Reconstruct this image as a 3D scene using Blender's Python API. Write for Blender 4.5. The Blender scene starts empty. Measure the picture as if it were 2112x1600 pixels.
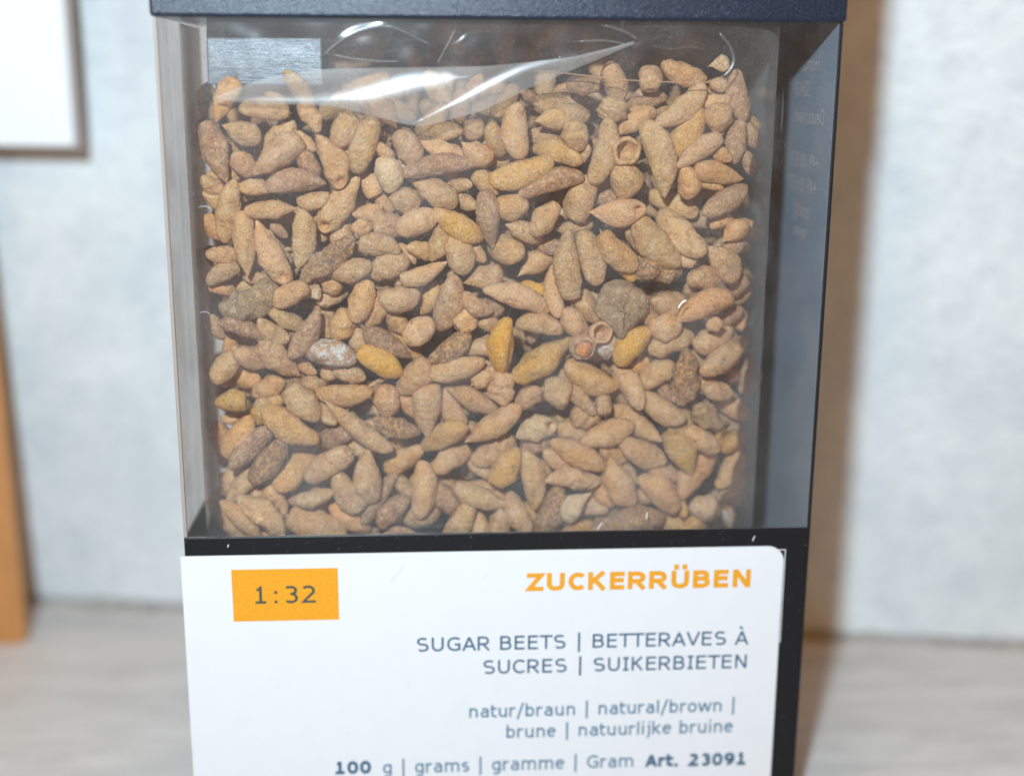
import bpy, bmesh, math, random
import numpy as np
from mathutils import Vector, Matrix

MM = 0.001                                    # every table below is in millimetres, the scene in metres
S = bpy.context.scene
COL = S.collection

# ------------------------------------------------------------------ camera
cam = bpy.data.objects.new('camera', bpy.data.cameras.new('camera'))
COL.objects.link(cam)
cam.location = (-0.0074, -0.1326, 0.0493)
cam.rotation_euler = (1.3296, -0.0056, -0.0624)
cam.data.sensor_width = 36.0
cam.data.lens = 2600.0 / 2112.0 * 36.0
cam.data.clip_start = 0.005
cam.data.clip_end = 10.0
cam.data.dof.use_dof = True
cam.data.dof.focus_distance = 0.1355
cam.data.dof.aperture_fstop = 8.2
cam.data.dof.aperture_blades = 7
S.camera = cam

# ------------------------------------------------------------------ room light: warm dim ambience + the flash up and to one side of the camera
w = bpy.data.worlds.new('World'); S.world = w; w.use_nodes = True
bg = w.node_tree.nodes['Background']
bg.inputs['Color'].default_value = (1.0, 0.46, 0.12, 1); bg.inputs['Strength'].default_value = 0.48
fl = bpy.data.lights.new('camera_flash', 'AREA'); fl.shape = 'RECTANGLE'
fl.size = 0.010; fl.size_y = 0.007; fl.energy = 0.73; fl.color = (0.68, 0.87, 1.0)
flash = bpy.data.objects.new('camera_flash', fl); COL.objects.link(flash)
flash.location = (-0.038, -0.165, 0.112)
flash.rotation_euler = (Vector((0.0, 0.01, 0.03)) - flash.location).to_track_quat('-Z', 'Y').to_euler()

S.view_settings.view_transform = 'Standard'; S.view_settings.look = 'None'
S.view_settings.exposure = 0.0; S.view_settings.gamma = 1.0
S.render.engine = 'CYCLES'
S.cycles.transparent_max_bounces = 24
S.cycles.max_bounces = 8
S.cycles.sample_clamp_indirect = 4.0
S.cycles.caustics_reflective = False; S.cycles.caustics_refractive = False

# ------------------------------------------------------------------ material helpers
def mat(name):
    m = bpy.data.materials.new(name); m.use_nodes = True
    nt = m.node_tree; nt.nodes.clear()
    out = nt.nodes.new('ShaderNodeOutputMaterial')
    return m, nt, out
def N(nt, t, **kw):
    n = nt.nodes.new(t)
    for k, v in kw.items():
        if k.startswith('i_'):
            key = k[2:].replace('_', ' ')
            key = int(key) if key.isdigit() else key
            n.inputs[key].default_value = v
        else: setattr(n, k, v)
    return n
def lk(nt, a, b): nt.links.new(a, b)
def coords(nt, scale=(1, 1, 1), kind='pos', rot=(0, 0, 0)):
    if kind == 'pos': s = N(nt, 'ShaderNodeNewGeometry').outputs['Position']
    else: s = N(nt, 'ShaderNodeTexCoord').outputs['Object']
    mp = N(nt, 'ShaderNodeMapping'); mp.inputs['Scale'].default_value = scale; mp.inputs['Rotation'].default_value = rot
    lk(nt, s, mp.inputs['Vector']); return mp.outputs['Vector']
def noise(nt, vec, scale, detail=3, rough=0.55, dist=0.0):
    n = N(nt, 'ShaderNodeTexNoise'); n.inputs['Scale'].default_value = scale; n.inputs['Detail'].default_value = detail
    n.inputs['Roughness'].default_value = rough; n.inputs['Distortion'].default_value = dist
    lk(nt, vec, n.inputs['Vector']); return n.outputs['Fac']
def ramp(nt, fac, a, b, lo=0.0, hi=1.0):
    n = N(nt, 'ShaderNodeMapRange', interpolation_type='SMOOTHSTEP')
    for k, v in zip(('From Min', 'From Max', 'To Min', 'To Max'), (a, b, lo, hi)): n.inputs[k].default_value = v
    lk(nt, fac, n.inputs['Value']); return n.outputs['Result']
def mth(nt, op, a, b=None):
    n = N(nt, 'ShaderNodeMath', operation=op)
    for i, v in enumerate((a, b)):
        if v is None: continue
        if isinstance(v, (int, float)): n.inputs[i].default_value = v
        else: lk(nt, v, n.inputs[i])
    return n.outputs[0]
def mixc(nt, fac, a, b, mode='MIX'):
    n = N(nt, 'ShaderNodeMix', data_type='RGBA', blend_type=mode)
    if isinstance(fac, (int, float)): n.inputs[0].default_value = fac
    else: lk(nt, fac, n.inputs[0])
    for i, v in ((6, a), (7, b)):
        if isinstance(v, tuple): n.inputs[i].default_value = (*v[:3], 1)
        else: lk(nt, v, n.inputs[i])
    return n.outputs[2]
def bump(nt, h, dist, strength=1.0):
    n = N(nt, 'ShaderNodeBump'); n.inputs['Distance'].default_value = dist; n.inputs['Strength'].default_value = strength
    lk(nt, h, n.inputs['Height']); return n.outputs['Normal']
def principled(nt, out, col, rough=0.5, spec=0.5, metal=0.0, normal=None):
    p = N(nt, 'ShaderNodeBsdfPrincipled')
    if isinstance(col, tuple): p.inputs['Base Color'].default_value = (*col[:3], 1)
    else: lk(nt, col, p.inputs['Base Color'])
    if isinstance(rough, (int, float)): p.inputs['Roughness'].default_value = rough
    else: lk(nt, rough, p.inputs['Roughness'])
    p.inputs['Specular IOR Level'].default_value = spec; p.inputs['Metallic'].default_value = metal
    if normal is not None: lk(nt, normal, p.inputs['Normal'])
    if out: lk(nt, p.outputs[0], out.inputs['Surface'])
    return p

# ------------------------------------------------------------------ materials
def m_wall():
    m, nt, out = mat('plaster_wall')
    v = coords(nt, (1000, 1000, 1000))
    a = noise(nt, v, 0.05, 4, 0.6); b = noise(nt, coords(nt, (1000, 1000, 1800)), 0.45, 5, 0.7, 0.6); c = noise(nt, v, 0.16, 3, 0.6)
    col = mixc(nt, ramp(nt, a, .35, .65), (0.66, 0.71, 0.73), (0.77, 0.81, 0.81))
    col = mixc(nt, ramp(nt, c, .45, .75, 0, .45), col, (0.54, 0.58, 0.64))
    col = mixc(nt, ramp(nt, b, .47, .70, 0, .36), col, (0.47, 0.50, 0.53))
    principled(nt, out, col, .8, .3, 0, bump(nt, b, .0006, .8)); return m
def m_table():
    m, nt, out = mat('whitewashed_wood')
    v = coords(nt, (90, 900, 900), rot=(0, 0, .157)); a = noise(nt, v, 0.3, 5, .65, .5)
    b = noise(nt, coords(nt, (25, 500, 500), rot=(0, 0, .157)), .25, 4, .6)
    g = noise(nt, coords(nt, (160, 2600, 1000), rot=(0, 0, .157)), .4, 3, .6)
    col = mixc(nt, ramp(nt, a, .35, .7), (0.64, 0.62, 0.59), (0.54, 0.52, 0.50))
    col = mixc(nt, ramp(nt, b, .4, .7, 0, .6), col, (0.70, 0.66, 0.62))
    col = mixc(nt, ramp(nt, g, .58, .72, 0, .35), col, (0.25, 0.23, 0.23))
    bl = noise(nt, coords(nt, (160, 300, 300)), .35, 4, .6); col = mixc(nt, ramp(nt, bl, .42, .68, 0, .5), col, (0.44, 0.425, 0.42))
    principled(nt, out, col, .45, .4, 0, bump(nt, a, .0002)); return m
def m_wood(name, c1, c2):
    m, nt, out = mat(name)
    a = noise(nt, coords(nt, (1500, 1500, 60)), .5, 4, .6, .4)
    principled(nt, out, mixc(nt, ramp(nt, a, .3, .7), c1, c2), .5, .4, 0, bump(nt, a, .0001)); return m
def m_flat(name, col, rough=.5, spec=.4, metal=0.0, grain=0.0):
    m, nt, out = mat(name)
    if grain:
        a = noise(nt, coords(nt, (1000, 1000, 1000)), 7.0, 2, .6)
        c = mixc(nt, ramp(nt, a, .35, .65), tuple(x * (1 - grain) for x in col), tuple(min(1, x * (1 + grain)) for x in col))
        principled(nt, out, c, rough, spec, metal)
    else: principled(nt, out, col, rough, spec, metal)
    return m
def m_lid():
    m, nt, out = mat('speckled_navy_card')
    v = coords(nt, (1000, 1000, 1000))
    a = noise(nt, v, 7.0, 2, .6); sp = noise(nt, v, 7.5, 1, .5); la = noise(nt, v, .25, 2)
    col = mixc(nt, ramp(nt, a, .3, .7), (0.003, 0.007, 0.018), (0.007, 0.014, 0.032))
    col = mixc(nt, ramp(nt, sp, .60, .74, 0, .28), col, (0.10, 0.17, 0.26))
    p = principled(nt, out, col, ramp(nt, a, .3, .7, .22, .36), .45, 0, bump(nt, a, .00005, .8)); return m
def m_black():
    m, nt, out = mat('black_print')
    a = noise(nt, coords(nt, (1000, 1000, 1000)), 3.0, 3, .6)
    sp = noise(nt, coords(nt, (1000, 1000, 1000)), 6.0, 0)
    col = mixc(nt, ramp(nt, sp, .80, .84, 0, .6), (0.006, 0.006, 0.0075), (0.3, 0.32, 0.35))
    principled(nt, out, col, ramp(nt, a, .3, .7, .28, .36), .25); return m
def m_slate():
    m, nt, out = mat('slate_blue_inner_panel')
    v = coords(nt, (1000, 1000, 1000)); a = noise(nt, v, .09, 3, .5); sp = noise(nt, v, 3.2, 0)
    b = noise(nt, coords(nt, (1000, 1000, 240), rot=(.6, 0, 0)), .7, 2)
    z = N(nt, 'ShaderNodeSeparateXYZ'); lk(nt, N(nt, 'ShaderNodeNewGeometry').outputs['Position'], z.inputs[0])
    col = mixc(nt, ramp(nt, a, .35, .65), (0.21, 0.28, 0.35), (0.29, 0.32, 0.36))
    col = mixc(nt, ramp(nt, z.outputs['Z'], .0, .035, .55, 0), col, (0.36, 0.365, 0.39))  # pale haze towards the bottom mixed into the panel colour
    col = mixc(nt, ramp(nt, sp, .79, .82, 0, .7), col, (0.5, 0.55, 0.6))
    principled(nt, out, col, .3, .5); return m
def m_label():
    m, nt, out = mat('white_label_paper')
    v = coords(nt, (1000, 1000, 1000)); a = noise(nt, v, .3, 3, .6); sp = noise(nt, v, 2.3, 1)
    col = mixc(nt, ramp(nt, a, .4, .75, 0, .25), (0.60, 0.605, 0.62), (0.55, 0.56, 0.58))
    col = mixc(nt, ramp(nt, sp, .79, .83, 0, .35), col, (0.35, 0.38, 0.42))
    principled(nt, out, col, .35, .4, 0, bump(nt, a, .00008, .5)); return m
def m_ink(name, c1, c2, sc=5.0):
    m, nt, out = mat(name)
    a = noise(nt, coords(nt, (1000, 1000, 1000)), sc, 2, .7)
    principled(nt, out, mixc(nt, ramp(nt, a, .38, .62), c1, c2), .4, .35); return m
def thin_clear(name, tint, gloss_rough, gloss_amt, haze, haze_col=(.8, .8, .8), dust=0.0, streak=False, edge_haze=0.0, scratches=0.0, haze_noise=.5, fine=0.0, wide=0.0, wide_rough=.36):
    """clear plastic sheet: straight-through transparency, fresnel gloss, a little dust that scatters light"""
    m, nt, out = mat(name)
    tr = N(nt, 'ShaderNodeBsdfTransparent'); tr.inputs[0].default_value = (*tint, 1)
    gl = N(nt, 'ShaderNodeBsdfGlossy'); gl.inputs['Roughness'].default_value = gloss_rough
    fr = N(nt, 'ShaderNodeFresnel'); fr.inputs['IOR'].default_value = 1.45
    mx = N(nt, 'ShaderNodeMixShader'); lk(nt, mth(nt, 'MULTIPLY', fr.outputs[0], gloss_amt), mx.inputs[0]); lk(nt, tr.outputs[0], mx.inputs[1]); lk(nt, gl.outputs[0], mx.inputs[2])
    if wide:                                               # fine surface scuffing: a second, broad reflection lobe
        g2 = N(nt, 'ShaderNodeBsdfGlossy'); g2.inputs['Roughness'].default_value = wide_rough
        mw = N(nt, 'ShaderNodeMixShader'); lk(nt, mth(nt, 'MULTIPLY', fr.outputs[0], wide), mw.inputs[0]); lk(nt, mx.outputs[0], mw.inputs[1]); lk(nt, g2.outputs[0], mw.inputs[2]); mx = mw
    df = N(nt, 'ShaderNodeBsdfDiffuse'); df.inputs[0].default_value = (*haze_col, 1)
    tl = N(nt, 'ShaderNodeBsdfTranslucent'); tl.inputs[0].default_value = (*haze_col, 1)
    hz = N(nt, 'ShaderNodeMixShader'); hz.inputs[0].default_value = .35; lk(nt, df.outputs[0], hz.inputs[1]); lk(nt, tl.outputs[0], hz.inputs[2])
    v = coords(nt, (1000, 1000, 1000))
    a = noise(nt, v, .12, 4, .6)
    h = ramp(nt, a, .3, .7, haze * (1 - haze_noise), haze * (1 + haze_noise))
    if streak:
        s = noise(nt, coords(nt, (1200, 1200, 25)), .35, 3, .6); h = mth(nt, 'MULTIPLY', h, ramp(nt, s, .3, .7, .4, 1.7))
    if edge_haze:
        lw = N(nt, 'ShaderNodeLayerWeight'); lw.inputs[0].default_value = .25
        xs_ = N(nt, 'ShaderNodeSeparateXYZ'); lk(nt, N(nt, 'ShaderNodeNewGeometry').outputs['Position'], xs_.inputs[0]); edge_haze = mth(nt, 'MULTIPLY', ramp(nt, xs_.outputs[0], -.012, .015, .12, 1.0), edge_haze)
        h = mth(nt, 'ADD', h, mth(nt, 'MULTIPLY', lw.outputs['Facing'], edge_haze))
    if dust:
        d = noise(nt, v, 4.5, 1, .5); dn = noise(nt, v, .2, 2)
        h = mth(nt, 'ADD', h, mth(nt, 'MULTIPLY', ramp(nt, d, .70, .80), ramp(nt, dn, .42, .66, dust * .25, dust)))
    if fine:
        d = noise(nt, v, 10.0, 1, .5); dn = noise(nt, v, .25, 2)
        h = mth(nt, 'ADD', h, mth(nt, 'MULTIPLY', ramp(nt, d, .58, .72), ramp(nt, dn, .4, .65, 0, fine)))
    if scratches:
        s = noise(nt, coords(nt, (3000, 3000, 120), rot=(0, .5, 0)), .5, 1); h = mth(nt, 'ADD', h, ramp(nt, s, .78, .84, 0, scratches))
    mx2 = N(nt, 'ShaderNodeMixShader')
    lk(nt, h, mx2.inputs[0]); lk(nt, mx.outputs[0], mx2.inputs[1]); lk(nt, hz.outputs[0], mx2.inputs[2])
    lk(nt, mx2.outputs[0], out.inputs['Surface']); return m
def m_silver_strip():
    m, nt, out = mat('brushed_silver_strip')
    a = noise(nt, coords(nt, (40, 1000, 1000)), 4.5, 4, .75); b = noise(nt, coords(nt, (900, 1000, 500)), 1.1, 4, .7)
    c = noise(nt, coords(nt, (1000, 1000, 1000)), 9, 1)
    z = N(nt, 'ShaderNodeSeparateXYZ'); lk(nt, N(nt, 'ShaderNodeNewGeometry').outputs['Position'], z.inputs[0])
    col = mixc(nt, ramp(nt, a, .35, .65), (0.045, 0.06, 0.08), (0.13, 0.16, 0.20))
    col = mixc(nt, ramp(nt, b, .4, .7, 0, .55), col, (0.06, 0.065, 0.085))
    col = mixc(nt, ramp(nt, c, .55, .65, 0, .25), col, (0.42, 0.5, 0.55))
    principled(nt, out, col, .32, .45, .0, bump(nt, a, .00005)); return m
def m_beet():
    m, nt, out = mat('dusty_clay_beet')
    at = N(nt, 'ShaderNodeAttribute'); at.attribute_name = 'tint'
    pa = N(nt, 'ShaderNodeAttribute'); pa.attribute_name = 'patch'      # r: white crust, g: yellow, b: red-brown mottling
    sp = N(nt, 'ShaderNodeSeparateColor'); lk(nt, pa.outputs['Color'], sp.inputs[0])
    v = coords(nt, (1000, 1000, 1000))
    big = noise(nt, v, .55, 3, .6); mid = noise(nt, v, 2.1, 4, .65); fine = noise(nt, v, 5.2, 4, .8); dots = noise(nt, v, 4.6, 0); wn = noise(nt, v, 1.05, 5, .75); yn = noise(nt, v, .8, 4, .7)
    c = at.outputs['Color']
    c = mixc(nt, ramp(nt, big, .32, .68, 0, .55), c, mixc(nt, 1.0, c, (0.86, 0.64, 0.55), 'MULTIPLY'))
    c = mixc(nt, ramp(nt, mid, .42, .72, 0, .40), c, mixc(nt, 1.0, c, (0.66, 0.62, 0.62), 'MULTIPLY'))
    st = noise(nt, v, .95, 2, .5); du = noise(nt, v, .33, 3, .6)
    c = mixc(nt, ramp(nt, st, .56, .70, 0, .62), c, mixc(nt, 1.0, c, (0.56, 0.46, 0.42), 'MULTIPLY'))
    c = mixc(nt, ramp(nt, st, .42, .30, 0, .50), c, (0.80, 0.56, 0.37))
    c = mixc(nt, ramp(nt, du, .52, .66, 0, .38), c, (0.74, 0.49, 0.29))
    c = mixc(nt, ramp(nt, yn, .54, .70, 0, .34), c, (0.66, 0.33, 0.08))
    c = mixc(nt, mth(nt, 'MULTIPLY', ramp(nt, yn, .40, .56), sp.outputs[1]), c, (0.80, 0.38, 0.035))
    c = mixc(nt, mth(nt, 'MULTIPLY', ramp(nt, mid, .36, .60), sp.outputs[2]), c, (0.20, 0.105, 0.07))
    c = mixc(nt, ramp(nt, fine, .51, .66, 0, .62), c, (0.24, 0.155, 0.10))
    c = mixc(nt, ramp(nt, fine, .47, .33, 0, .50), c, (0.82, 0.63, 0.45))
    c = mixc(nt, ramp(nt, dots, .24, .19, 0, .55), c, (0.12, 0.08, 0.055))
    c = mixc(nt, ramp(nt, dots, .76, .81, 0, .65), c, (0.80, 0.74, 0.68))
    wth = mth(nt, 'SUBTRACT', .80, mth(nt, 'MULTIPLY', sp.outputs[0], .40))
    wf = mth(nt, 'MULTIPLY', mth(nt, 'SUBTRACT', wn, wth), 9.0)
    cl = N(nt, 'ShaderNodeClamp'); lk(nt, wf, cl.inputs[0])
    c = mixc(nt, mth(nt, 'MULTIPLY', mth(nt, 'MULTIPLY', cl.outputs[0], .92), ramp(nt, fine, .30, .52)), c, (0.78, 0.76, 0.74))
    bm = mth(nt, 'ADD', mth(nt, 'MULTIPLY', fine, .45), mth(nt, 'MULTIPLY', mid, 1.0))
    principled(nt, out, c, ramp(nt, dots, .74, .8, .8, .35), .25, 0, bump(nt, bm, .0004, .9)); return m

M = dict(wall=m_wall(), table=m_table(), lid=m_lid(), black=m_black(), slate=m_slate(), label=m_label(), tape=m_silver_strip(), beet=m_beet(),
         post=m_wood('orange_wood', (0.52, 0.24, 0.075), (0.42, 0.18, 0.055)), frame=m_wood('brown_wood_frame', (0.42, 0.36, 0.33), (0.32, 0.27, 0.24)),
         card=m_flat('white_card', (0.80, 0.84, 0.86), .45), dark=m_flat('dark_card', (0.012, 0.011, 0.012), .6, .2, grain=.3),
         caulk=m_flat('gritty_filler', (0.36, 0.34, 0.31), .9, .2, grain=.6),
         orange=m_ink('orange_print', (0.64, 0.22, 0.007), (0.63, 0.32, 0.013), 6.5), ink=m_ink('grey_green_ink', (0.035, 0.055, 0.045), (0.06, 0.075, 0.05)),
         blue=m_ink('blue_grey_ink', (0.035, 0.12, 0.20), (0.055, 0.15, 0.23)), bluedark=m_ink('dark_blue_ink', (0.018, 0.07, 0.13), (0.035, 0.10, 0.165)),
         mirror_ink=m_ink('faded_rose_print', (0.54, 0.46, 0.45), (0.47, 0.41, 0.41)), lint=m_flat('white_lint', (0.9, 0.9, 0.9), .6),
         smudge=m_flat('pencil_grey', (0.52, 0.56, 0.62), .6), warm_glint=m_flat('warm_reflection', (0.50, 0.27, 0.15), .4),
         glint=thin_clear('glint_strand', (.95, .95, .95), .30, 3.0, .02),
         pane=thin_clear('clear_window_plastic', (.985, .985, .985), .02, .5, .015, dust=.22, scratches=.10, fine=.06, wide=.30),
         side=thin_clear('clear_side_plastic', (.94, .91, .89), .12, .22, .12, (.62, .62, .65), dust=.1, streak=True),
         edge=m_flat('plastic_edge', (0.30, 0.25, 0.22), .35, .5),
         film=thin_clear('bag_film', (.985, .975, .96), .17, 1.0, .022, (.75, .74, .72), edge_haze=.60, fine=.26, haze_noise=.9),
         fold=thin_clear('folded_film', (.95, .93, .90), .21, 1.8, .24, (.74, .69, .64), edge_haze=.2, fine=.35, haze_noise=.3, wide=1.4, wide_rough=.42))

# ------------------------------------------------------------------ object helpers
def link(name, me, m=None, parent=None):
    o = bpy.data.objects.new(name, me); COL.objects.link(o)
    if m is not None and me is not None: me.materials.append(m)
    if parent is not None: o.parent = parent
    return o
def tag(o, label=None, cat=None, group=None, kind=None):
    if label: o['label'] = label
    if cat: o['category'] = cat
    if group: o['group'] = group
    if kind: o['kind'] = kind
    return o
def mesh(name, V, F, smooth=False):
    me = bpy.data.meshes.new(name); me.from_pydata([tuple(v) for v in V], [], [tuple(f) for f in F]); me.update()
    if smooth: me.polygons.foreach_set('use_smooth', [True] * len(me.polygons))
    return me
def slab(x0, x1, y0, y1, z0, z1, bev=0.0, seg=2):
    """box in millimetres with softened edges"""
    bm = bmesh.new()
    bmesh.ops.create_cube(bm, size=1.0)
    for v in bm.verts:
        v.co = Vector(((x0 + x1) / 2 + v.co.x * (x1 - x0), (y0 + y1) / 2 + v.co.y * (y1 - y0), (z0 + z1) / 2 + v.co.z * (z1 - z0))) * MM
    if bev: bmesh.ops.bevel(bm, geom=bm.edges[:], offset=bev * MM, segments=seg, profile=.5, affect='EDGES')
    me = bpy.data.meshes.new('slab'); bm.to_mesh(me); bm.free()
    return me
def grid_mesh(name, P):
    """P: (rows, cols, 3) points in mm"""
    r, c = P.shape[:2]; V = P.reshape(-1, 3) * MM
    i = np.arange(r - 1)[:, None] * c + np.arange(c - 1)[None]
    F = np.stack([i, i + 1, i + 1 + c, i + c], -1).reshape(-1, 4)
    me = bpy.data.meshes.new(name); me.vertices.add(len(V)); me.vertices.foreach_set('co', V.ravel().astype(np.float32))
    me.loops.add(F.size); me.loops.foreach_set('vertex_index', F.ravel().astype(np.int32))
    me.polygons.add(len(F)); me.polygons.foreach_set('loop_start', np.arange(0, F.size, 4, dtype=np.int32)); me.polygons.foreach_set('loop_total', np.full(len(F), 4, dtype=np.int32))
    me.update(calc_edges=True); me.polygons.foreach_set('use_smooth', np.ones(len(F), dtype=bool)); return me
def tube(name, pts, rad, sides=6, parent=None, m=None):
    """thin round strand through 3-D points (mm)"""
    P = np.array(pts, float); V = []; F = []
    for k, p in enumerate(P):
        t = P[min(k + 1, len(P) - 1)] - P[max(k - 1, 0)]; t /= np.linalg.norm(t)
        a = np.cross(t, [0, 1, 0]); a /= np.linalg.norm(a); b = np.cross(t, a)
        r = rad * (.35 if k in (0, len(P) - 1) else 1)
        for s in range(sides):
            th = 2 * math.pi * s / sides; V.append((p + (a * math.cos(th) + b * math.sin(th)) * r) * MM)
    for k in range(len(P) - 1):
        for s in range(sides):
            F.append((k * sides + s, k * sides + (s + 1) % sides, (k + 1) * sides + (s + 1) % sides, (k + 1) * sides + s))
    F.append(tuple(range(sides))[::-1]); F.append(tuple((len(P) - 1) * sides + s for s in range(sides)))
    return link(name, mesh(name, V, F, True), m, parent)

# ================================================================== THE SETTING
ZT = -38.0                                                # table height, the box stands on it
def rotz(P, a, c=(0, 0, 0)):
    ca, sa = math.cos(a), math.sin(a); P = np.asarray(P, float) - c
    return np.stack([P[:, 0] * ca - P[:, 1] * sa, P[:, 0] * sa + P[:, 1] * ca, P[:, 2]], 1) + c
WA = math.atan(-.158)                                      # the wall stands turned to the box
o = link('wall', slab(-420, 420, 0, 20, ZT + .4, 330, 1), M['wall']); o.location = (0, .0603, 0); o.rotation_euler.z = WA; tag(o, kind='structure')
o = link('tabletop', slab(-450, 450, -420, 140, ZT - 22, ZT, 1.5), M['table']); tag(o, kind='structure')
# gritty filler along the foot of the wall
rg = np.random.default_rng(5)
n = 420; xs = np.linspace(-130, 130, n); V = []; F = []
hgt = np.interp(np.linspace(0, 1, n), np.linspace(0, 1, 110), rg.uniform(.2, 1.6, 110)) * rg.uniform(.7, 1.2, n)
dep = np.interp(np.linspace(0, 1, n), np.linspace(0, 1, 90), rg.uniform(.4, 2.4, 90)) * rg.uniform(.7, 1.2, n)
for x, h, d in zip(xs, hgt, dep):
    V += [(x, -d, 0.02), (x, -d * .55, h * .65), (x, -.05, h), (x, .1, 0.02)]
for k in range(n - 1):
    for s in range(3): F.append((k * 4 + s, (k + 1) * 4 + s, (k + 1) * 4 + s + 1, k * 4 + s + 1))
V = rotz(V, WA) + np.array([0, 60.3, ZT]); me = mesh('filler_seam', V * MM, F)
tag(link('filler_seam', me, M['caulk']), kind='structure')

# ================================================================== THINGS BEHIND THE BOX
P = bpy.data.objects.new('wooden_post', None); COL.objects.link(P); P.location = (-.0722, .0561, ZT * MM); P.rotation_euler = (-.158, -.042, .10)
tag(P, 'upright orange-brown wooden post standing on the table under the white sign', 'wooden post')
link('post_board', slab(-16, 0, 0, 3, 0, 88, .4), M['post'], P)
P = bpy.data.objects.new('white_sign', None); COL.objects.link(P); P.location = (-.0595, .0628, .0367); P.rotation_euler.z = WA
tag(P, 'blank white sign with a thin brown frame hanging in front of the wooden post', 'sign')
link('frame', slab(-42, -.1, -.6, .6, 1.9, 55, .15), M['frame'], P)
link('white_panel', slab(-41.4, -.75, -1.5, -.602, 2.3, 54.4, .25), M['card'], P)

# ================================================================== THE BOX
W, D, H = 35.0, 24.5, 55.0
box = bpy.data.objects.new('product_box', None); COL.objects.link(box); box.location = (0, 0, 0)
tag(box, 'clear-windowed navy and black cardboard box with a white label, filled with sugar beets', 'box')
def part(name, me, m, parent=None): return link(name, me, m, parent or box)
# lid with folded lip
lid = part('lid', slab(-W - .25, W + .35, -.3, D + .3, H, H + 22, .35, 3), M['lid'])
part('lower_front_panel', slab(-W, W, 0, .35, ZT, 0, .12), M['black'])
part('window_pane', slab(-W + .42, W - .32, .05, .25, .02, H - .02), M['pane'])
part('clear_side_panel', slab(-W, -W + .25, .36, D, .02, H - .02), M['side'])
part('corner_edge', slab(-W, -W + .40, 0, .34, .02, H - .02, .1), M['edge'])
part('corner_edge', slab(W - .30, W, 0, .34, .02, H - .02, .1), M['dark'])
part('lower_side_panel', slab(-W, -W + .3, .36, D, ZT, 0), M['black'])
part('clear_back_strip', slab(-W + .26, -W + 1.9, D - .25, D, .02, H - .02), M['side'])
part('back_panel', slab(-W + 1.95, W - .32, D - .3, D, ZT, H - .02), M['dark'])
rs = part('printed_side_panel', slab(W - .3, W, .36, D, ZT, H - .02), M['slate'])
part('outer_side_print', slab(W + .01, W + .06, .05, D, ZT, H - .02), M['lid'])
part('bottom_panel', slab(-W + .31, W - .31, .36, D - .31, ZT, ZT + .4), M['black'])

# label sticker: square on the side that wraps the edge, rounded at the other top corner
def sticker(x0, x1, z0, z1, r, y0, y1):
    pts = [(x0, z0), (x1, z0)] + [(x1 - r + r * math.cos(a), z1 - r + r * math.sin(a)) for a in np.linspace(0, math.pi / 2, 14)] + [(x0, z1)]
    n = len(pts); V = [(x * MM, y0 * MM, z * MM) for x, z in pts] + [(x * MM, y1 * MM, z * MM) for x, z in pts]
    F = [tuple(range(n)), tuple(range(2 * n - 1, n - 1, -1))] + [(k, k + n, (k + 1) % n + n, (k + 1) % n) for k in range(n)]
    return mesh('sticker', V, F)
lab = part('label', sticker(-W - .45, 32.15, ZT + 1, -2.1, 1.9, -.16, -.02), M['label'])
part('label_cut_line', slab(30.9, 32.35, -.05, -.01, -2.62, -2.56), M['lint'])
part('label_cut_line', slab(32.29, 32.35, -.05, -.01, -14.0, -2.63), M['lint'])

YL = -.16
def flat(name, x0, x1, z0, z1, m, parent, y=YL): return link(name, slab(x0, x1, y - .012, y - .003, z0, z1), m, parent)
flat('scale_patch', -30.0, -18.27, -9.95, -3.76, M['orange'], lab)

def text_me(txt, bold=0.0):
    cu = bpy.data.curves.new('t', 'FONT'); cu.body = txt; cu.size = 1; cu.offset = bold; cu.resolution_u = 6; cu.extrude = 0.0
    o = bpy.data.objects.new('t', cu); COL.objects.link(o)
    me = bpy.data.meshes.new_from_object(o.evaluated_get(bpy.context.evaluated_depsgraph_get()))
    bpy.data.objects.remove(o); bpy.data.curves.remove(cu)
    co = np.empty(len(me.vertices) * 3, np.float32); me.vertices.foreach_get('co', co)
    return me, co.reshape(-1, 3)
def cap(bold=0.0):
    return text_me('H', bold)[1][:, 1].max()
# ---- a wide-set sans drawn with strokes: cap height 1, x-height .75
def ell(cx, cy, rx, ry, a0, a1, n=14, p=2.25):
    out = []
    for a in np.linspace(math.radians(a0), math.radians(a1), n):
        c, s = math.cos(a), math.sin(a); out.append((cx + rx * math.copysign(abs(c) ** (2 / p), c), cy + ry * math.copysign(abs(s) ** (2 / p), s)))
    return out
ADV = {'A': (.94, .93), 'B': (.943, .74), 'C': (.96, .80), 'E': (.87, .66), 'G': (1.066, .86), 'I': (.58, .38), 'K': (.953, .76), 'N': (1.03, .76), 'R': (.956, .80), 'S': (.94, .76), 'T': (.847, .84), 'U': (1.007, .78), 'V': (.94, .93), 'Z': (.942, .80),
       'a': (.826, .62), 'b': (.857, .65), 'e': (.82, .68), 'g': (.857, .65), 'i': (.377, .13), 'j': (.473, .27), 'k': (.814, .66), 'l': (.377, .13), 'm': (1.338, 1.10), 'n': (.87, .63), 'o': (.835, .69), 'r': (.587, .44), 's': (.717, .58), 't': (.542, .49), 'u': (.87, .63), 'w': (1.125, 1.08),
       '0': (.874, .70), '1': (.874, .54), '2': (.874, .68), '3': (.874, .67), '9': (.874, .70), '|': (.625, .12), '/': (.625, .58), ':': (.625, .15), '.': (.5, .15), ' ': (.484, 0), '\u00c0': (.94, .93), '\u00dc': (1.007, .78)}
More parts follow.
